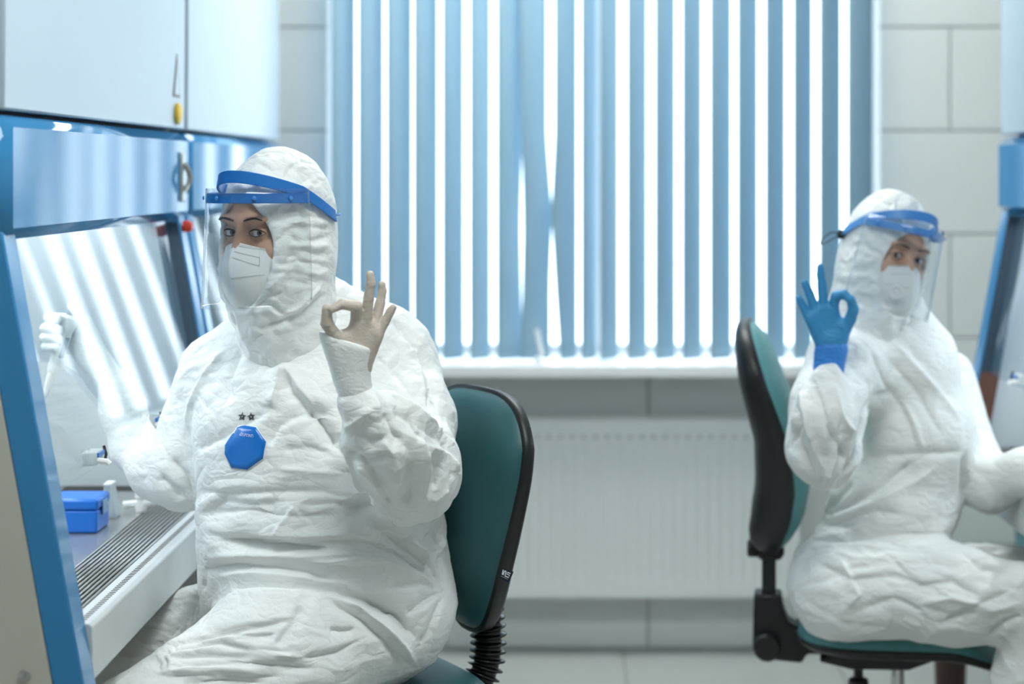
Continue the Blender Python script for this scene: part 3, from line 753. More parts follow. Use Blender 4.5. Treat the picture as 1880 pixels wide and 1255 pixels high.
def dashes(fn, a, b, n, rad=.0004):
    mb = MB()
    for i in range(n):
        p = [a[0]+(b[0]-a[0])*(i+.2)/n, a[1]+(b[1]-a[1])*(i+.2)/n]; q = [a[0]+(b[0]-a[0])*(i+.75)/n, a[1]+(b[1]-a[1])*(i+.75)/n]
        mb.tube([fn(*p), fn(*q)], rad, 5)
    return mb
def face_shield(name, to, label, blue, k, strap, far):
    r = empty(name, to(np.array([0, .05, .06]))); tag(r, label, 'face shield', 'clear visors with blue headbands')
    def arc(rx, ry, y0, a, z): return np.array([rx*math.sin(a), y0+ry*math.cos(a), z])
    def band(rx, ry, y0, amax, zf, hh, th):
        rows = [[], [], [], []]
        for i in range(49):
            a = -amax+2*amax*i/48; z = zf(a); p = arc(rx, ry, y0, a, z); nrm = np.array([math.sin(a)/rx, math.cos(a)/ry, 0]); nrm /= np.linalg.norm(nrm)
            for q, (dz, dn) in enumerate(((-hh, 0), (hh, -th*.8), (hh, th-th*.8), (-hh, th))): rows[q].append(to(p+np.array([0, 0, dz])+nrm*dn))
        mb = MB(); n = 49; vs = [p for rw in rows for p in rw]
        fs = [((q)*n+i, q*n+i+1, ((q+1) % 4)*n+i+1, ((q+1) % 4)*n+i) for q in range(4) for i in range(n-1)]+[(0, n, 2*n, 3*n), (n-1, 2*n-1, 3*n-1, 4*n-1)]
        return mb.add(vs, fs)
    band(.0915, .118, -.012, 1.98, lambda a: .048+.046*max(0, math.cos(a*.80))**1.4-.030*max(0, abs(a)-1.25), .0105, .004).build('headband', blue, r, bevel=.001, angle=50)
    zb = .058
    band(.094, .150, -.012, 1.36, lambda a: zb, .0085, .003).build('visor_bar', blue, r, bevel=.001, angle=50)
    rows = []
    for z in np.linspace(zb+.016, -.128, 14):
        f = (zb-z)*.05; am = 1.36-.10*max(0, (-.105-z)/.023)**2
        rows.append([to(arc(.0965+f, .1535+f*.6, -.012, -am+2*am*i/40, z)) for i in range(41)])
    MB().grid(rows).build('visor', M_VISOR, r, solid=.0006, angle=None)
    # thin pale strip added for the highlight along the visor's far edge
    for am in (1.36*far,):
        MB().tube([to(arc(.0965+(zb-z)*.05, .1535, -.012, am*.985, z)) for z in np.linspace(zb+.016, -.118, 8)], .0007, 6).build('visor_edge_highlight', M_CLEARP, r)
    for a in (-1.1, -.62, 0, .62, 1.1):
        p = arc(.0985, .1562, -.012, a, zb); n_ = np.array([math.sin(a), math.cos(a), 0])
        MB().lathe([(.0036, 0), (.0034, .0012), (.0016, .0022)], Vector(to(p)), Vector(to(p+n_)-to(p)), 12).build('rivet', M_SHBLUE2, r)
    # elastic strap round the back
    pts = [to(arc(.0905, .1165, -.012, a, .050-.030*max(0, min(abs(a), PI)-1.25)*0-.022)) for a in np.linspace(1.95, 2*PI-1.95, 21)]
    MB().tube(pts, .0022, 6).build('elastic_strap', M_BLACK if strap else blue, r)
    if strap:
        e = arc(.094, .120, -.014, 1.98 if strap > 0 else -1.98, .020); o = to(e)
        MB().lathe([(.004, -.007), (.0095, -.004), (.0095, .004), (.004, .007)], Vector(o), (0, -1, .2), 14).build('cord_toggle', M_BLACK, r)
        o = Vector(o); lp = [o, o+Vector((-.022, -.004, .004)), o+Vector((-.041, -.006, -.010)), o+Vector((-.045, -.006, -.020)), o+Vector((-.034, -.004, -.018)), o+Vector((-.016, -.002, -.008)), o]
        sm = [Vector(lerp_path([tuple(p) for p in lp], i/30)) for i in range(31)]
        MB().tube(sm, .0014, 6).build('cord_loop', M_BLACK, r)
    return r
def make_hand(name, root, m, chains, palm, h=.0021, k=.005, pad=.02, cut=None, wr=.0008, sub=1):
    S = SDF(k)
    for a, b, ra, rb in palm: S.cone(a, b, ra, rb, k=.012)
    for ch in chains: S.chain(ch, k=.0022)
    if cut:
        P0, n = cut; S.fn(lambda X, P0=np.array(P0, 'f4'), n=np.array(n, 'f4'): (X-P0)@n, k=.002)
    pts = [np.array(p) for ch in chains for p, r in ch]+[np.array(q) for a, b, ra, rb in palm for q in (a, b)]
    rm = max([r for ch in chains for p, r in ch]+[max(ra, rb) for a, b, ra, rb in palm])
    lo = np.min(pts, 0)-rm-pad*.3; hi = np.max(pts, 0)+rm+pad*.3
    V, Q = S.mesh(lo, hi, h); me = mesh_np(name, V, Q); me = subdiv(me, sub); V = getv(me); Nn = getn(me)
    if wr: setv(me, V+Nn*(crumple(V, 55, (wr, wr*.6), (1, 1, 2.2), 5))[:, None])
    return link(name, me, m, root, True, None)
def C3(px, py, d): return tuple(Pt(px, py, d))
def make_coverall(root, S, lo, hi, h, sub, sts, fold, seed):
    V, Q = S.mesh(lo, hi, h); me = mesh_np('coverall', V, Q); me = subdiv(me, sub); V = getv(me); Nn = getn(me)
    D = fold(V)
    setv(me, V+Nn*D[:, None]); V = getv(me); Nn = getn(me); b = bvh_of(me)
    D = strokes(me, V, Nn, b, sts); setv(me, V+Nn*D[:, None])
    o = link('coverall', me, M_TYVEK, None, True, None)
    bv = bvh_of(me)
    me.transform(Matrix.Translation(-org(root))); o.parent = root
    return o, bv
def sm(a, b, x): t = np.clip((x-a)/(b-a), 0, 1); return t*t*(3-2*t)

# ------------------------------------------------------------------ left worker
def cw(L): return [(280+x/3.241, 900+y/3.241) for x, y in L]      # traced on a close view of the lap
def cu(L): return [(280+x/1.805, 560+y/1.805) for x, y in L]      # ... of the chest
def ch_(L): return [(560+x/2.613, 480+y/2.613) for x, y in L]     # ... of the raised arm
p1 = empty('person', (-.40, 3.45, 0)); tag(p1, 'seated worker in white coverall and face shield beside the left cabinet, blue badge on chest', 'person', 'lab workers in white coveralls')
S = SDF(.07)
S.ell(C3(600, 1070, 3.47), (.222, .205, .145)).ell(C3(585, 955, 3.43), (.212, .19, .145))
S.ell(C3(562, 800, 3.44), (.196, .165, .165)).ell(C3(575, 690, 3.48), (.185, .125, .105))
S.ell(C3(715, 690, 3.50), (.078, .10, .12)).ell(C3(720, 850, 3.52), (.08, .10, .14))
S.cone(C3(534, 556, 3.425), C3(560, 660, 3.46), .070, .13, k=.06)
S.cone(C3(575, 568, 3.47), C3(700, 676, 3.50), .068, .080, k=.05)
S.cone(C3(500, 610, 3.45), C3(408, 690, 3.53), .055, .078, k=.05)
# her left arm, raised
S.chain([(C3(712, 684, 3.50), .078), (C3(752, 770, 3.40), .074), (C3(752, 862, 3.28), .082)], k=.035)
S.chain([(C3(746, 862, 3.27), .084), (C3(705, 805, 3.19), .068), (C3(660, 742, 3.135), .036)], k=.03)
# her right arm, under the sash and up to the pipette
S.chain([(C3(420, 690, 3.56), .080), (C3(375, 780, 3.54), .075), (C3(335, 868, 3.50), .062), (C3(288, 862, 3.53), .046), (C3(250, 822, 3.60), .040), (C3(226, 752, 3.63), .038), (C3(214, 712, 3.64), .034)], k=.03)
# legs
S.chain([(C3(690, 1115, 3.38), .135), (C3(520, 1200, 3.27), .122), (C3(255, 1345, 3.14), .092)], k=.05)
S.chain([(C3(255, 1345, 3.14), .090), ((-.66, 3.12, .28), .080), ((-.62, 3.14, .12), .055)], k=.03)
S.chain([(C3(520, 1125, 3.56), .125), (C3(360, 1195, 3.55), .100), (C3(215, 1285, 3.52), .084)], k=.04)
S.chain([(C3(215, 1285, 3.52), .082), ((-.80, 3.52, .26), .075), ((-.77, 3.52, .12), .055)], k=.03)
for a, b in (((-.62, 3.14, .055), (-.74, 3.06, .045)), ((-.77, 3.52, .055), (-.90, 3.46, .045))): S.cone(a, b, .052, .043, k=.03)
ST = []
def V_(L, a=-.007, wa=.010, wb=.006): ST.append((L, a*1.6, wa*.9, wb*.8))
# waist and lap
V_(cw([(430, 285), (560, 308), (800, 330), (1060, 350)]), -.010, .012, .006)
V_(cw([(300, 240), (430, 290), (540, 285), (900, 300), (1200, 292), (1450, 360), (1600, 450), (1735, 575)]), -.008, .016, .007)
V_(cw([(540, 270), (900, 285), (1150, 270), (1400, 330)]), .006, .018, .010)
V_(cw([(920, 430), (1250, 410), (1450, 430), (1600, 500), (1740, 575)]), .007, .012, .006)
V_(cw([(270, 480), (500, 440), (750, 445), (920, 470), (1100, 540)]), -.008, .014, .007)
V_(cw([(300, 400), (560, 380), (850, 390), (1200, 370), (1500, 400)]), .006, .015, .008)
V_(cw([(370, 660), (480, 570), (650, 546), (900, 552), (1100, 578), (1300, 645), (1450, 725), (1560, 850), (1600, 930)]), -.016, .012, .020)
V_(cw([(420, 620), (650, 590), (900, 600), (1100, 640)]), .006, .02, .012)
V_(cw([(350, 510), (600, 490), (900, 510), (1150, 560), (1300, 620)]), .008, .016, .010)
V_(cw([(1050, 640), (1250, 760), (1400, 900), (1500, 1020), (1560, 1055)]), -.009, .010, .006)
V_(cw([(1150, 640), (1330, 770), (1480, 900), (1570, 1030)]), .008, .010, .006)
V_(cw([(1270, 620), (1400, 680), (1500, 760), (1580, 900)]), -.009, .010, .006)
V_(cw([(1745, 595), (1620, 660), (1520, 755)]), -.008, .012, .006)
V_(cw([(1740, 580), (1600, 550), (1400, 575)]), -.007, .012, .006)
V_(cw([(1700, 380), (1735, 480), (1745, 580)]), -.006, .010, .006)
V_(cw([(1350, 230), (1500, 320), (1650, 430), (1738, 570)]), -.010, .012, .007)
V_(cw([(1250, 200), (1450, 260), (1620, 370), (1735, 560)]), .007, .012, .007)
V_(cw([(1760, 600), (1700, 720), (1650, 850), (1600, 930)]), -.006, .012, .006)
V_(cw([(1120, 70), (1250, 110), (1400, 190), (1550, 330)]), -.007, .018, .008)
V_(cw([(720, 280), (780, 170), (850, 95)]), .006, .030, .006)
V_(cw([(280, 140), (420, 60), (620, 80), (800, 60)]), -.006, .02, .008)
for L in ([(0, 950), (200, 932), (400, 900), (560, 940), (850, 962)], [(0, 1030), (250, 1035), (500, 1010), (700, 1040), (1000, 1060)], [(0, 905), (300, 880), (450, 840), (650, 800), (860, 755)],
          [(0, 1100), (300, 1090), (600, 1110), (800, 1100)], [(100, 985), (350, 975), (620, 985)], [(450, 850), (600, 860), (740, 850)], [(150, 1140), (400, 1130), (700, 1145)], [(730, 925), (830, 785), (880, 680)], [(1050, 820), (1130, 830), (1210, 825)], [(700, 1010), (900, 1000), (1100, 960), (1250, 880)]):
    V_(cw(L), -.0055, .012, .005)
for L in ([(0, 975), (200, 955), (420, 930)], [(100, 1060), (400, 1050), (650, 1070)], [(250, 905), (450, 870), (620, 835)], [(550, 930), (800, 985), (950, 1010)]):
    V_(cw(L), .005, .012, .006)
for i in range(9):                                              # the far leg is gathered across
    x = 250-i*30; y = 640+i*36; V_(cw([(x+70, y-110+i*5), (x+30, y-10), (x+20, y+80), (x+45, y+150)]), -.006, .009, .005)
# chest
V_(cu([(125, 612), (250, 625), (400, 615), (560, 612), (690, 640)]), -.005, .010, .007)
V_([(438, 566), (452, 598), (470, 606), (540, 588), (596, 545), (622, 508)], -.008, .010, .006)
V_(cu([(480, 300), (560, 385), (620, 470), (680, 590), (705, 660), (760, 700)]), -.016, .016, .010)
V_(cu([(430, 195), (415, 270), (395, 345)]), .008, .016, .006)
V_(cu([(430, 195), (465, 245), (505, 300), (540, 350)]), .008, .014, .008)
V_(cu([(445, 230), (470, 290), (520, 330), (600, 370)]), -.008, .012, .008)
V_(cu([(395, 345), (330, 380), (230, 440), (130, 490)]), -.005, .02, .009)
V_(cu([(520, 350), (420, 400), (380, 470)]), -.005, .018, .008)
V_(cu([(250, 140), (180, 230), (130, 330), (110, 420)]), .006, .014, .010)
V_(cu([(300, 130), (250, 250), (260, 330)]), -.005, .020, .012)
V_(cu([(480, 90), (420, 160), (380, 220)]), -.005, .018, .010)
V_(cu([(430, 480), (520, 470), (610, 500)]), -.004, .014, .008)
V_(cu([(400, 540), (520, 550), (650, 560)]), .004, .014, .008)
V_(cu([(150, 690), (300, 680), (480, 700), (640, 690)]), -.006, .016, .010)
V_(cu([(490, 660), (600, 650), (700, 680)]), -.005, .012, .008)
V_(cu([(60, 500), (110, 560), (130, 640)]), -.007, .012, .007)
V_(cu([(20, 560), (60, 600), (110, 640)]), -.006, .012, .007)
# raised sleeve
for L, a in (([(330, 640), (380, 860), (440, 970)], .009), ([(470, 880), (465, 980), (450, 1080)], .008), ([(340, 612), (520, 700), (640, 800), (730, 885)], .009), ([(150, 830), (180, 890), (260, 1060), (290, 1130)], .009),
             ([(170, 820), (240, 760), (320, 695)], .007), ([(440, 800), (560, 870), (590, 985), (572, 1160)], .008), ([(560, 880), (680, 920), (742, 1000)], .009), ([(240, 950), (330, 1060), (400, 1150)], .009),
             ([(420, 700), (500, 760), (570, 860)], -.009), ([(380, 720), (420, 820), (470, 870)], -.008), ([(200, 900), (300, 960), (400, 920), (440, 960)], -.007), ([(300, 980), (360, 1080), (420, 1190)], -.009), ([(480, 960), (520, 1060), (500, 1160)], -.009),
             ([(600, 880), (640, 980), (620, 1100)], -.010), ([(650, 860), (700, 960), (720, 1050)], -.007), ([(250, 820), (330, 860), (400, 830)], -.006), ([(640, 860), (560, 800), (480, 720)], -.006), ([(520, 1100), (620, 1140), (700, 1080)], .006),
             ([(330, 430), (430, 540), (540, 690)], -.005), ([(470, 340), (540, 470), (570, 600), (590, 720)], .007), ([(430, 270), (490, 360), (530, 430)], -.008), ([(540, 430), (600, 560), (620, 700)], -.006), ([(380, 460), (440, 600), (540, 640)], .005), ([(590, 620), (640, 790), (720, 860)], -.008)):
    V_(ch_(L), a*.72, .015, .007)
def fold1(V):
    low = 1-sm(.60, .76, V[:, 2]); arm = sm(-.34, -.26, V[:, 0])*sm(.76, .81, V[:, 2])*(1-sm(3.36, 3.46, V[:, 1]))
    px = VX+V[:, 0]*FPX/V[:, 1]; py = VY+(CH-V[:, 2])*FPX/V[:, 1]
    badge = 1-.85*np.exp(-(((px-452)/70)**2+((py-815)/85)**2)**2)
    iso = crumple(np.stack([V[:, 0]+.5*V[:, 2], V[:, 1], V[:, 2]*1.25-.5*V[:, 0]], -1), 5.0, (.0100, .0045, .0018, .0008), (.75, .8, 1.6), 1)
    hor = crumple(V, 4.8, (.0095, .0045, .0020, .0008), (.7, .7, 3.2), 2)
    slv = crumple(V, 7.5, (.0150, .0095, .0045, .0020), (1, 1, .75), 3)
    var = .35+1.1*np.clip(perlin(V*5+3.3)+.45, 0, 1)
    return ((iso*(1-low)+hor*low)*(1-arm)*badge+slv*arm)*var
cov1, bv1 = make_coverall(p1, S, (-1.0, 2.92, .0), (.10, 3.80, 1.22), .0105, 2, ST, fold1, 1)
HC1 = Pt(506, 424, 3.38)
c4 = lambda L: [(370+x/3.485, 260+y/3.485) for x, y in L]    # traced on a close view of the hood
hs1 = [(c4(L), a, .008, .004) for L, a in (([(520, 490), (620, 470), (740, 480)], -.004), ([(525, 560), (680, 540), (830, 560)], -.005), ([(530, 620), (650, 640), (830, 600)], -.005), ([(525, 700), (650, 690), (800, 725)], -.005),
    ([(490, 800), (620, 760), (800, 790)], -.005), ([(560, 830), (700, 860), (820, 900)], -.004), ([(330, 1080), (420, 1000), (520, 960)], -.005), ([(350, 1195), (500, 1150), (640, 1090), (800, 960)], -.007), ([(500, 1120), (620, 1060), (780, 900)], .006),
    ([(420, 950), (500, 860), (600, 800)], .005), ([(530, 230), (570, 165), (620, 125)], -.004), ([(620, 125), (740, 150), (800, 220)], -.003), ([(350, 130), (450, 180), (520, 170)], -.003), ([(640, 400), (760, 380), (830, 420)], -.004), ([(540, 520), (680, 500), (800, 520)], .004), ([(540, 660), (680, 665), (820, 660)], .004))]
to1, inv1, head1, hood1, mask1, mf1 = make_head(p1, HC1, math.radians(34), 0, 0, 1.0, M_SKIN, M_IRIS, .0050, 1, hs1, 2., [((0, -.02, -.06), (-.008, -.03, -.17), .080, .072), ((-.008, -.03, -.17), (-.01, -.03, -.235), .072, .04), ((0, .03, -.10), (-.003, .0, -.19), .056, .05)])
st = dashes(mf1, (-.12, .06), (-.95, .03), 34); st.v += []; 
for a, b, n in (((-.06, .14), (-.62, .17), 26), ((-.06, .22), (-.62, .30), 26), ((-.62, .17), (-.62, .30), 4), ((-.06, .50), (-.72, .42), 28), ((-.04, .03), (-.98, .0), 36)):
    q = dashes(mf1, a, b, n); st.add(q.v, q.f)
o = st.build('stitching', M_STITCH, mask1); o['kind'] = 'stuff'
face_shield('face_shield', to1, 'clear face shield with deep blue headband on the left worker', M_SHBLUE, 1., 0, 1)
# badge and pen stars
def decal(name, loop, m, parent, lift, rings=5):
    cx = sum(p[0] for p in loop)/len(loop); cy = sum(p[1] for p in loop)/len(loop); fine = []
    for a, b in zip(loop, loop[1:]+loop[:1]):
        for i in range(4): fine.append((a[0]+(b[0]-a[0])*i/4, a[1]+(b[1]-a[1])*i/4))
    vs = [drop(bv1, cx, cy, lift)]; n = len(fine)
    for k in range(1, rings+1):
        f = k/rings; vs += [drop(bv1, cx+(x-cx)*f, cy+(y-cy)*f, lift) for x, y in fine]
    fs = [(0, 1+j, 1+(j+1) % n) for j in range(n)]
    for k in range(rings-1):
        a = 1+k*n; fs += [(a+j, a+n+j, a+n+(j+1) % n, a+(j+1) % n) for j in range(n)]
    mb = MB().add(vs, fs)
    return mb.build(name, m, parent, solid=.0004, angle=None)
c7 = lambda L: [(400+x/8.967, 740+y/8.967) for x, y in L]
bd = c7([(330, 390), (400, 368), (632, 398), (795, 640), (750, 908), (492, 1092), (238, 1060), (124, 832), (134, 685)])
cx_, cy_ = 451., 822.
rim = [(cx_+(x-cx_)*1.05, cy_+(y-cy_)*1.05) for x, y in bd]
b0 = decal('badge', rim, M_PRINT, cov1, .0012); b1 = decal('badge_field', bd, M_STICK, cov1, .0020)
def text_mesh(txt, size):
    cur = bpy.data.curves.new('txt', 'FONT'); cur.body = txt; cur.size = size; cur.align_x = 'CENTER'; cur.align_y = 'CENTER'; cur.resolution_u = 2
    o = bpy.data.objects.new('txt', cur); COL.objects.link(o); dg = bpy.context.evaluated_depsgraph_get(); dg.update()
    me = bpy.data.meshes.new_from_object(o.evaluated_get(dg)); bpy.data.objects.remove(o)
    return [tuple(v.co) for v in me.vertices], [tuple(p.vertices) for p in me.polygons]
tv, tf = text_mesh('‹DUPONT›', 1.0)
wd = max(v[0] for v in tv)-min(v[0] for v in tv)
mb = MB(); sc = 25./wd; an = math.radians(8)
pv = []
for x, y, z in tv:
    X = x*sc+.15*y*sc; Y = -y*sc*1.5; pv.append(drop(bv1, 454.5+X*math.cos(an)-Y*math.sin(an), 799+X*math.sin(an)+Y*math.cos(an), .0032))
mb.add(pv, tf).build('badge_lettering', M_PRINT, cov1, smooth=False)
for cx0, cy0, rot in ((445, 764, .1), (461.5, 764.5, -.15)):
    pts = [(cx0+7.2*math.sin(rot+4*PI*i/5), cy0-7.4*math.cos(rot+4*PI*i/5)) for i in range(6)]; q = []
    for a, b in zip(pts[:-1], pts[1:]):
        for i in range(5): q.append(drop(bv1, a[0]+(b[0]-a[0])*i/5, a[1]+(b[1]-a[1])*i/5, .001))
    MB().tube(q, .00055, 5).build('pen_star', M_INK, cov1)
# raised hand making a ring with thumb and index finger
d0 = 3.10
def Hh(px, py, dd=0.): return C3(px, py, d0+dd)
chains = [
    [(Hh(640, 632, .012), .0135), (Hh(615, 616, .000), .0108), (Hh(600, 593, -.012), .0098), (Hh(600, 566, -.020), .0078)],
    [(Hh(655, 590, .010), .0100), (Hh(654, 562, -.006), .0092), (Hh(628, 558, -.018), .0080), (Hh(609, 567, -.024), .0066)],
    [(Hh(672, 588, .010), .0096), (Hh(677, 545, .002), .0082), (Hh(681, 520, -.002), .0076), (Hh(679, 504, -.004), .0066)],
    [(Hh(687, 598, .018), .0092), (Hh(698, 556, .024), .0078), (Hh(702, 534, .024), .0070), (Hh(701, 522, .022), .0060)],
    [(Hh(692, 616, .018), .0086), (Hh(707, 590, .018), .0074), (Hh(716, 573, .016), .0066), (Hh(722, 564, .014), .0056)]]
wrist = Hh(650, 700, .030)
palm = [(Hh(655, 592, .010), Hh(642, 660, .022), .011, .017), (Hh(673, 592, .014), Hh(650, 665, .024), .011, .017), (Hh(687, 602, .018), Hh(660, 668, .026), .011, .016), (Hh(691, 616, .018), Hh(664, 668, .026), .011, .015), (Hh(630, 622, .010), Hh(644, 668, .022), .015, .018), (Hh(650, 660, .024), wrist, .023, .023)]
make_hand('latex_glove', p1, M_LATEX, chains, palm)
cf = [(Hh(612, 620, .006), Hh(642, 705, .030), .0165, .020), (Hh(662, 640, .016), Hh(655, 705, .030), .0190, .020), (Hh(640, 634, .012), Hh(648, 705, .028), .0205, .021), (Hh(600, 604, .002), Hh(634, 690, .026), .0135, .018), (Hh(648, 700, .030), Hh(660, 745, .036), .024, .029)]
A = np.array(Hh(592, 609)); B = np.array(Hh(684, 641)); nv = np.cross(B-A, [0, 1, 0]); nv = nv/np.linalg.norm(nv); nv = nv if nv[2] < 0 else -nv
make_hand('glove_cuff', p1, M_LATEXW, [], cf, h=.0026, cut=(A, nv), wr=.0008)
# hand with the pipette behind the sash
d1 = 3.64
def Hp(px, py, dd=0.): return C3(px, py, d1+dd)
chains = [[(Hp(168, 618, .004), .0130), (Hp(157, 590, -.004), .0115), (Hp(141, 570, -.010), .0100), (Hp(131, 561, -.010), .0075)]]
for y, x0, x1, rr in ((583, 90, 111, .0096), (603, 83, 112, .0100), (620, 82, 111, .0096), (636, 84, 105, .0086)):
    chains.append([(Hp(146, y+6, .034), .012), (Hp(x0+22, y+1, .034), .0105), (Hp(x0, y, .012), rr), (Hp(x0+6, y, -.016), rr*.97), (Hp(x1-3, y+2, -.026), rr*.85)])
palm = [(Hp(140, 596, .026), Hp(160, 660, .020), .016, .020), (Hp(148, 620, .028), Hp(180, 668, .012), .018, .020), (Hp(166, 612, .008), Hp(186, 668, .006), .014, .020), (Hp(150, 645, .026), Hp(185, 672, .010), .017, .019), (Hp(180, 668, .008), Hp(207, 700, .0), .023, .026)]
make_hand('latex_glove', p1, M_LATEXW, chains, palm)
# pipette
a_, b_ = Pt(130, 578, d1-.004), Pt(70, 764, d1-.004)
ax = (b_-a_); L = ax.length; ax.normalize()
pp = empty('pipette', b_); tag(pp, 'white pipette with grey window held behind the sash glass', 'pipette')
MB().lathe([(.012, 0), (.0175, .004), (.018, .016), (.0135, .032), (.0125, .085), (.0115, .108), (.0095, .112)], a_, ax, 18).build('handle', M_WPLAST, pp)
MB().lathe([(.0085, .112), (.0085, .122), (.0062, .150), (.0050, .156)], a_, ax, 16).build('tip_cone', M_WPLAST, pp)
MB().lathe([(.0050, .152), (.0042, .17), (.0022, L-.006), (.001, L)], a_, ax, 14).build('tip', M_CLEARP, pp)
MB().lathe([(.0085, -.010), (.0085, .002)], a_, ax, 14).build('plunger_collar', M_GREYW, pp)
MB().lathe([(.0075, -.016), (.0085, -.014), (.0085, -.010)], a_, ax, 14).build('plunger_button', M_PALEY, pp)
wn = Vector((.75, -.66, 0)); wn = (wn-ax*wn.dot(ax)).normalized(); sd_ = ax.cross(wn)
c0 = a_+ax*.060+wn*.0125
MB().add([c0+ax*u+sd_*v+wn*h for u in (-.020, .020) for v in (-.005, .005) for h in (-.006, .0012)], [(0, 1, 3, 2), (4, 6, 7, 5), (0, 4, 5, 1), (2, 3, 7, 6), (0, 2, 6, 4), (1, 5, 7, 3)]).build('volume_window', M_GREYW, pp, bevel=.001)
MB().tube([a_+ax*.004-sd_*.0, a_+ax*.006+Vector((-.030, -.006, .004)), a_+ax*.022+Vector((-.034, -.006, -.004))], [.006, .005, .003], 8, flat=.5).build('finger_hook', M_WPLAST, pp)

# ------------------------------------------------------------------ right worker
def c8(L): return [(1340+x/1.859, 580+y/1.859) for x, y in L]
p2 = empty('person', (.66, 4.20, 0)); tag(p2, 'seated worker in white coverall with blue gloves on the pale teal chair', 'person', 'lab workers in white coveralls')
S = SDF(.06)
S.ell(C3(1655, 670, 4.22), (.115, .125, .105)).ell(C3(1686, 800, 4.20), (.122, .14, .13)).ell(C3(1640, 930, 4.20), (.140, .145, .12)).ell(C3(1578, 1060, 4.19), (.142, .175, .122))
S.ell(C3(1525, 1092, 4.17), (.072, .150, .085))
S.cone(C3(1640, 572, 4.17), C3(1652, 650, 4.2), .068, .10)
S.ell(C3(1565, 680, 4.12), (.075, .085, .085))
S.chain([(C3(1548, 665, 4.08), .078), (C3(1520, 750, 4.00), .074), (C3(1510, 828, 3.95), .070)], k=.03)
S.chain([(C3(1512, 826, 3.94), .072), (C3(1512, 770, 3.90), .060), (C3(1520, 702, 3.92), .038)], k=.025)
S.chain([(C3(1735, 700, 4.34), .07), (C3(1785, 860, 4.24), .062), (C3(1822, 888, 4.18), .056), (C3(1885, 864, 4.10), .044), (C3(1975, 842, 4.03), .036)], k=.03)
S.chain([(C3(1590, 1080, 4.09), .096), (C3(1740, 1090, 4.04), .092), (C3(1930, 1114, 4.00), .082)], k=.05)
S.chain([(C3(1930, 1118, 4.00), .080), (C3(1892, 1250, 4.02), .074), (C3(1870, 1440, 4.04), .055)], k=.03)
S.chain([(C3(1600, 1060, 4.34), .09), (C3(1950, 1075, 4.44), .080)], k=.05)
S.chain([(C3(1950, 1075, 4.44), .078), ((1.14, 4.42, .30), .07), ((1.13, 4.42, .12), .055)], k=.03)
for a, b in (((.935, 4.04, .055), (1.06, 4.02, .045)), ((1.13, 4.42, .055), (1.25, 4.42, .045))): S.cone(a, b, .052, .043, k=.03)
ST = []
for L, a, wa, wb_ in (([(420, 482), (620, 472), (810, 464)], -.006, .010, .010), ([(250, 745), (330, 680), (450, 610), (640, 490)], -.010, .016, .008), ([(255, 735), (400, 690), (500, 660), (590, 682)], -.008, .014, .008), ([(260, 720), (350, 640), (420, 560)], -.007, .012, .007),
        ([(240, 760), (400, 760), (560, 740), (740, 740)], -.008, .014, .008), ([(300, 710), (480, 640), (640, 560), (720, 500)], .007, .016, .008), ([(480, 110), (540, 240), (600, 340), (640, 460)], -.006, .012, .008), ([(530, 130), (640, 260), (720, 400)], -.005, .014, .008), ([(440, 440), (460, 330), (490, 280), (560, 260)], -.012, .012, .010),
        ([(600, 300), (640, 380), (660, 460)], .005, .012, .006), ([(560, 90), (690, 230), (790, 360)], .005, .014, .008), ([(800, 470), (800, 560), (795, 660)], -.012, .010, .010),
        ([(240, 240), (270, 380), (330, 540)], .009, .012, .005), ([(290, 230), (330, 360), (400, 500)], -.009, .012, .005), ([(350, 220), (380, 340), (430, 400)], .008, .012, .005), ([(220, 400), (260, 470), (300, 570)], -.008, .012, .005), ([(380, 400), (360, 480), (330, 570)], .008, .010, .005), ([(230, 300), (240, 380), (210, 440)], -.008, .012, .006), ([(430, 420), (420, 490), (380, 550)], -.007, .010, .006),
        ([(300, 840), (420, 900), (560, 880), (700, 930)], -.007, .012, .006), ([(380, 830), (440, 950), (400, 1000)], .007, .012, .006), ([(560, 830), (640, 920), (760, 900), (860, 960)], -.007, .012, .006), ([(640, 980), (760, 960), (900, 1000), (1000, 980)], .007, .012, .006), ([(720, 1050), (820, 1000), (960, 930)], -.008, .012, .006), ([(780, 790), (860, 860), (960, 880)], -.006, .014, .008), ([(450, 1000), (560, 960), (660, 1010)], -.006, .012, .006), ([(880, 1090), (940, 1040), (1000, 1020)], -.008, .010, .006)):
    ST.append((c8(L), a*1.4, wa*.9, wb_*.85))
def fold2(V):
    low = 1-sm(.62, .80, V[:, 2]); arm = (1-sm(3.98, 4.06, V[:, 1]))*sm(.72, .76, V[:, 2])
    a = crumple(V, 7, (.0065, .0025, .0010), (1, 1, 1.0), 6); b = crumple(V, 9, (.0120, .0055, .0018), (.8, 1, 1.5), 7); c = crumple(V, 11, (.0120, .0045, .0015), (1.4, 1, .7), 8)
    return (a*(1-low)+b*low)*(1-arm)+c*arm
cov2, bv2 = make_coverall(p2, S, (.40, 3.78, .0), (1.36, 4.62, 1.22), .0125, 2, ST, fold2, 2)
HC2 = Pt(1627, 466, 4.15)
to2, inv2, head2, hood2, mask2, mf2 = make_head(p2, HC2, math.radians(-28), math.radians(-13), math.radians(-4), .95, M_SKIN, M_IRISB, .0065, 1, [], 9., [((0, -.02, -.06), (.004, -.03, -.17), .080, .072), ((.004, -.03, -.17), (.004, -.03, -.235), .072, .04), ((0, .03, -.10), (.005, .0, -.19), .056, .05)])
st = dashes(mf2, (.06, .42), (.72, .40), 26, .0005)
for a, b, n in (((.06, .16), (.62, .20), 22), ((.04, .03), (.98, .0), 30)):
    q = dashes(mf2, a, b, n, .0005); st.add(q.v, q.f)
o = st.build('stitching', M_STITCH, mask2); o['kind'] = 'stuff'
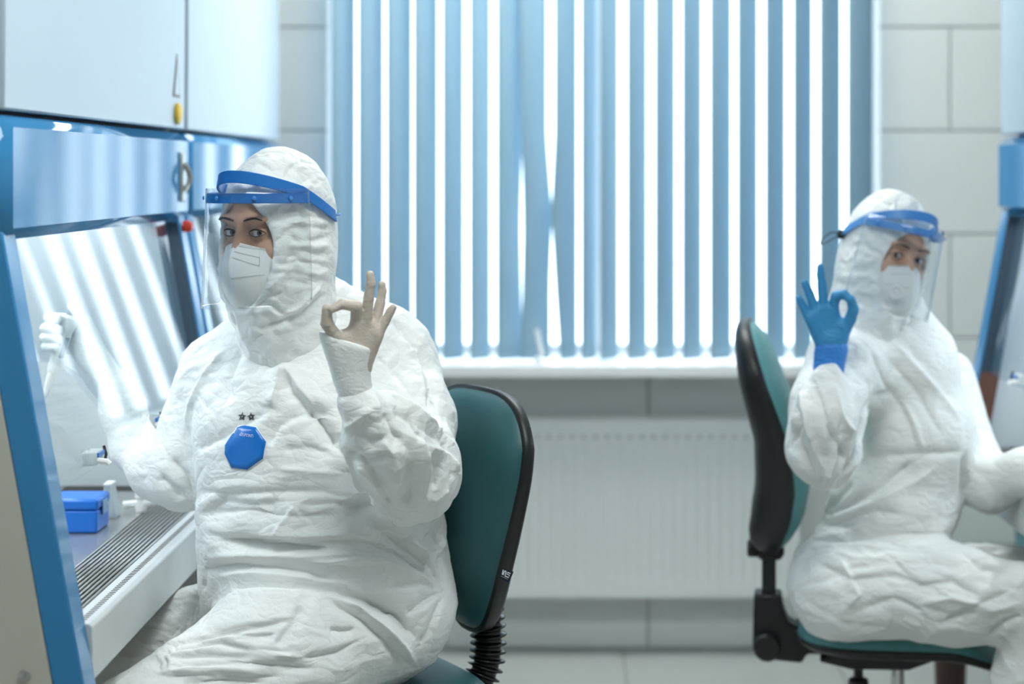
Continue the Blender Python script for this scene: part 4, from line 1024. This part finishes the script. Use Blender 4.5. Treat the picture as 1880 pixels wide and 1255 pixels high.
vp = Vector(mf2(.42, .52, .0)); vn = Vector(mf2(.42, .52, .01))-vp
MB().lathe([(.0150, 0), (.0155, .003), (.0145, .006), (.0110, .0065), (.0105, .0045), (.0040, .0045), (.002, .006)], vp, vn, 24).build('exhale_valve', M_WPLAST, mask2)
face_shield('face_shield', to2, 'clear face shield with lighter blue headband and black cord on the right worker', M_SHBLUE2, .95, 1, -1)
d2 = 3.93
def Hr(px, py, dd=0.): return C3(px, py, d2+dd)
chains = [
    [(Hr(1549, 604, .010), .0150), (Hr(1561, 586, -.002), .0120), (Hr(1567, 568, -.012), .0112), (Hr(1562, 549, -.020), .0088)],
    [(Hr(1530, 562, .006), .0110), (Hr(1535, 543, -.008), .0104), (Hr(1550, 540, -.018), .0094), (Hr(1559, 549, -.024), .0076)],
    [(Hr(1512, 560, .008), .0108), (Hr(1509, 525, .006), .0094), (Hr(1507, 503, .004), .0086), (Hr(1506, 490, .002), .0072)],
    [(Hr(1496, 567, .010), .0104), (Hr(1487, 540, .010), .0088), (Hr(1481, 526, .008), .0080), (Hr(1477, 519, .006), .0068)],
    [(Hr(1483, 580, .010), .0098), (Hr(1474, 562, .010), .0082), (Hr(1469, 552, .008), .0074), (Hr(1466, 547, .006), .0062)]]
palm = [(Hr(1530, 566, .006), Hr(1534, 620, .016), .012, .018), (Hr(1513, 565, .008), Hr(1522, 622, .018), .012, .018), (Hr(1498, 572, .010), Hr(1513, 622, .018), .012, .017), (Hr(1487, 583, .010), Hr(1510, 625, .018), .012, .015), (Hr(1548, 600, .008), Hr(1537, 628, .016), .017, .020), (Hr(1524, 622, .018), Hr(1526, 655, .020), .025, .025)]
make_hand('nitrile_glove', p2, M_NITRILE, chains, palm, h=.0024)
cf = [(Hr(1526, 640, .018), Hr(1521, 678, .020), .0285, .0265), (Hr(1515, 640, .018), Hr(1513, 676, .020), .020, .020), (Hr(1538, 636, .016), Hr(1531, 678, .020), .020, .019)]
A = np.array(Hr(1490, 632)); B = np.array(Hr(1560, 622)); nv = np.cross(B-A, [0, 1, 0]); nv = nv/np.linalg.norm(nv); nv = nv if nv[2] < 0 else -nv
make_hand('glove_cuff', p2, M_NITRILE2, [], cf, h=.003, cut=(A, nv), wr=.0018)
# her other hand, in the cabinet beyond the frame
w0 = Pt(1978, 842, 4.03)
chains = []
for i, (y, ln) in enumerate(((-.030, .072), (-.010, .082), (.010, .078), (.028, .062))):
    a = w0+Vector((.085, y*.9, -.006)); chains.append([(tuple(a), .0105), (tuple(a+Vector((ln*.5, y*.1, .004))), .0092), (tuple(a+Vector((ln*.8, y*.15, -.014))), .008), (tuple(a+Vector((ln*.85, y*.15, -.032))), .0066)])
chains.append([(tuple(w0+Vector((.03, -.03, -.006))), .013), (tuple(w0+Vector((.062, -.058, -.012))), .0105), (tuple(w0+Vector((.09, -.066, -.024))), .008)])
palm = [(tuple(w0), tuple(w0+Vector((.085, y, -.006))), .024, .013) for y in (-.026, -.008, .010, .025)]
make_hand('nitrile_glove', p2, M_NITRILE, chains, palm, h=.0028)

# ------------------------------------------------------------------ maker's tag on the left chair's backrest
tg = empty('tmp_anchor'); bpy.data.objects.remove(tg)
def tag_pt(x, y, lift=0.): return Pt(x, y, 3.375-lift)
cT = [(913, 1060), (922, 1043), (943, 1049), (934, 1070)]
mb = MB(); mb.add([tag_pt(*p) for p in cT]+[tag_pt(p[0], p[1], -.0015) for p in cT], [(0, 1, 2, 3), (7, 6, 5, 4), (0, 4, 5, 1), (1, 5, 6, 2), (2, 6, 7, 3), (3, 7, 4, 0)])
tago = mb.build('maker_tag', M_NAVY, LCH, smooth=False)
ct = lambda L: [(890+x/17.93, 1020+y/17.93) for x, y in L]
for L in ([(605, 460), (585, 560), (575, 610), (605, 625), (640, 530), (660, 490)], [(660, 490), (700, 510), (690, 580), (665, 660), (785, 710), (815, 640), (730, 600), (750, 540), (850, 580)]):
    MB().tube([tag_pt(x, y, .0012) for x, y in ct(L)], .0009, 5).build('tag_print', M_PRINT, tago)
MB().tube([tag_pt(x, y, .0012) for x, y in ct([(540, 665), (640, 710), (760, 770)])], .0006, 5).build('tag_print', M_STITCH, tago)
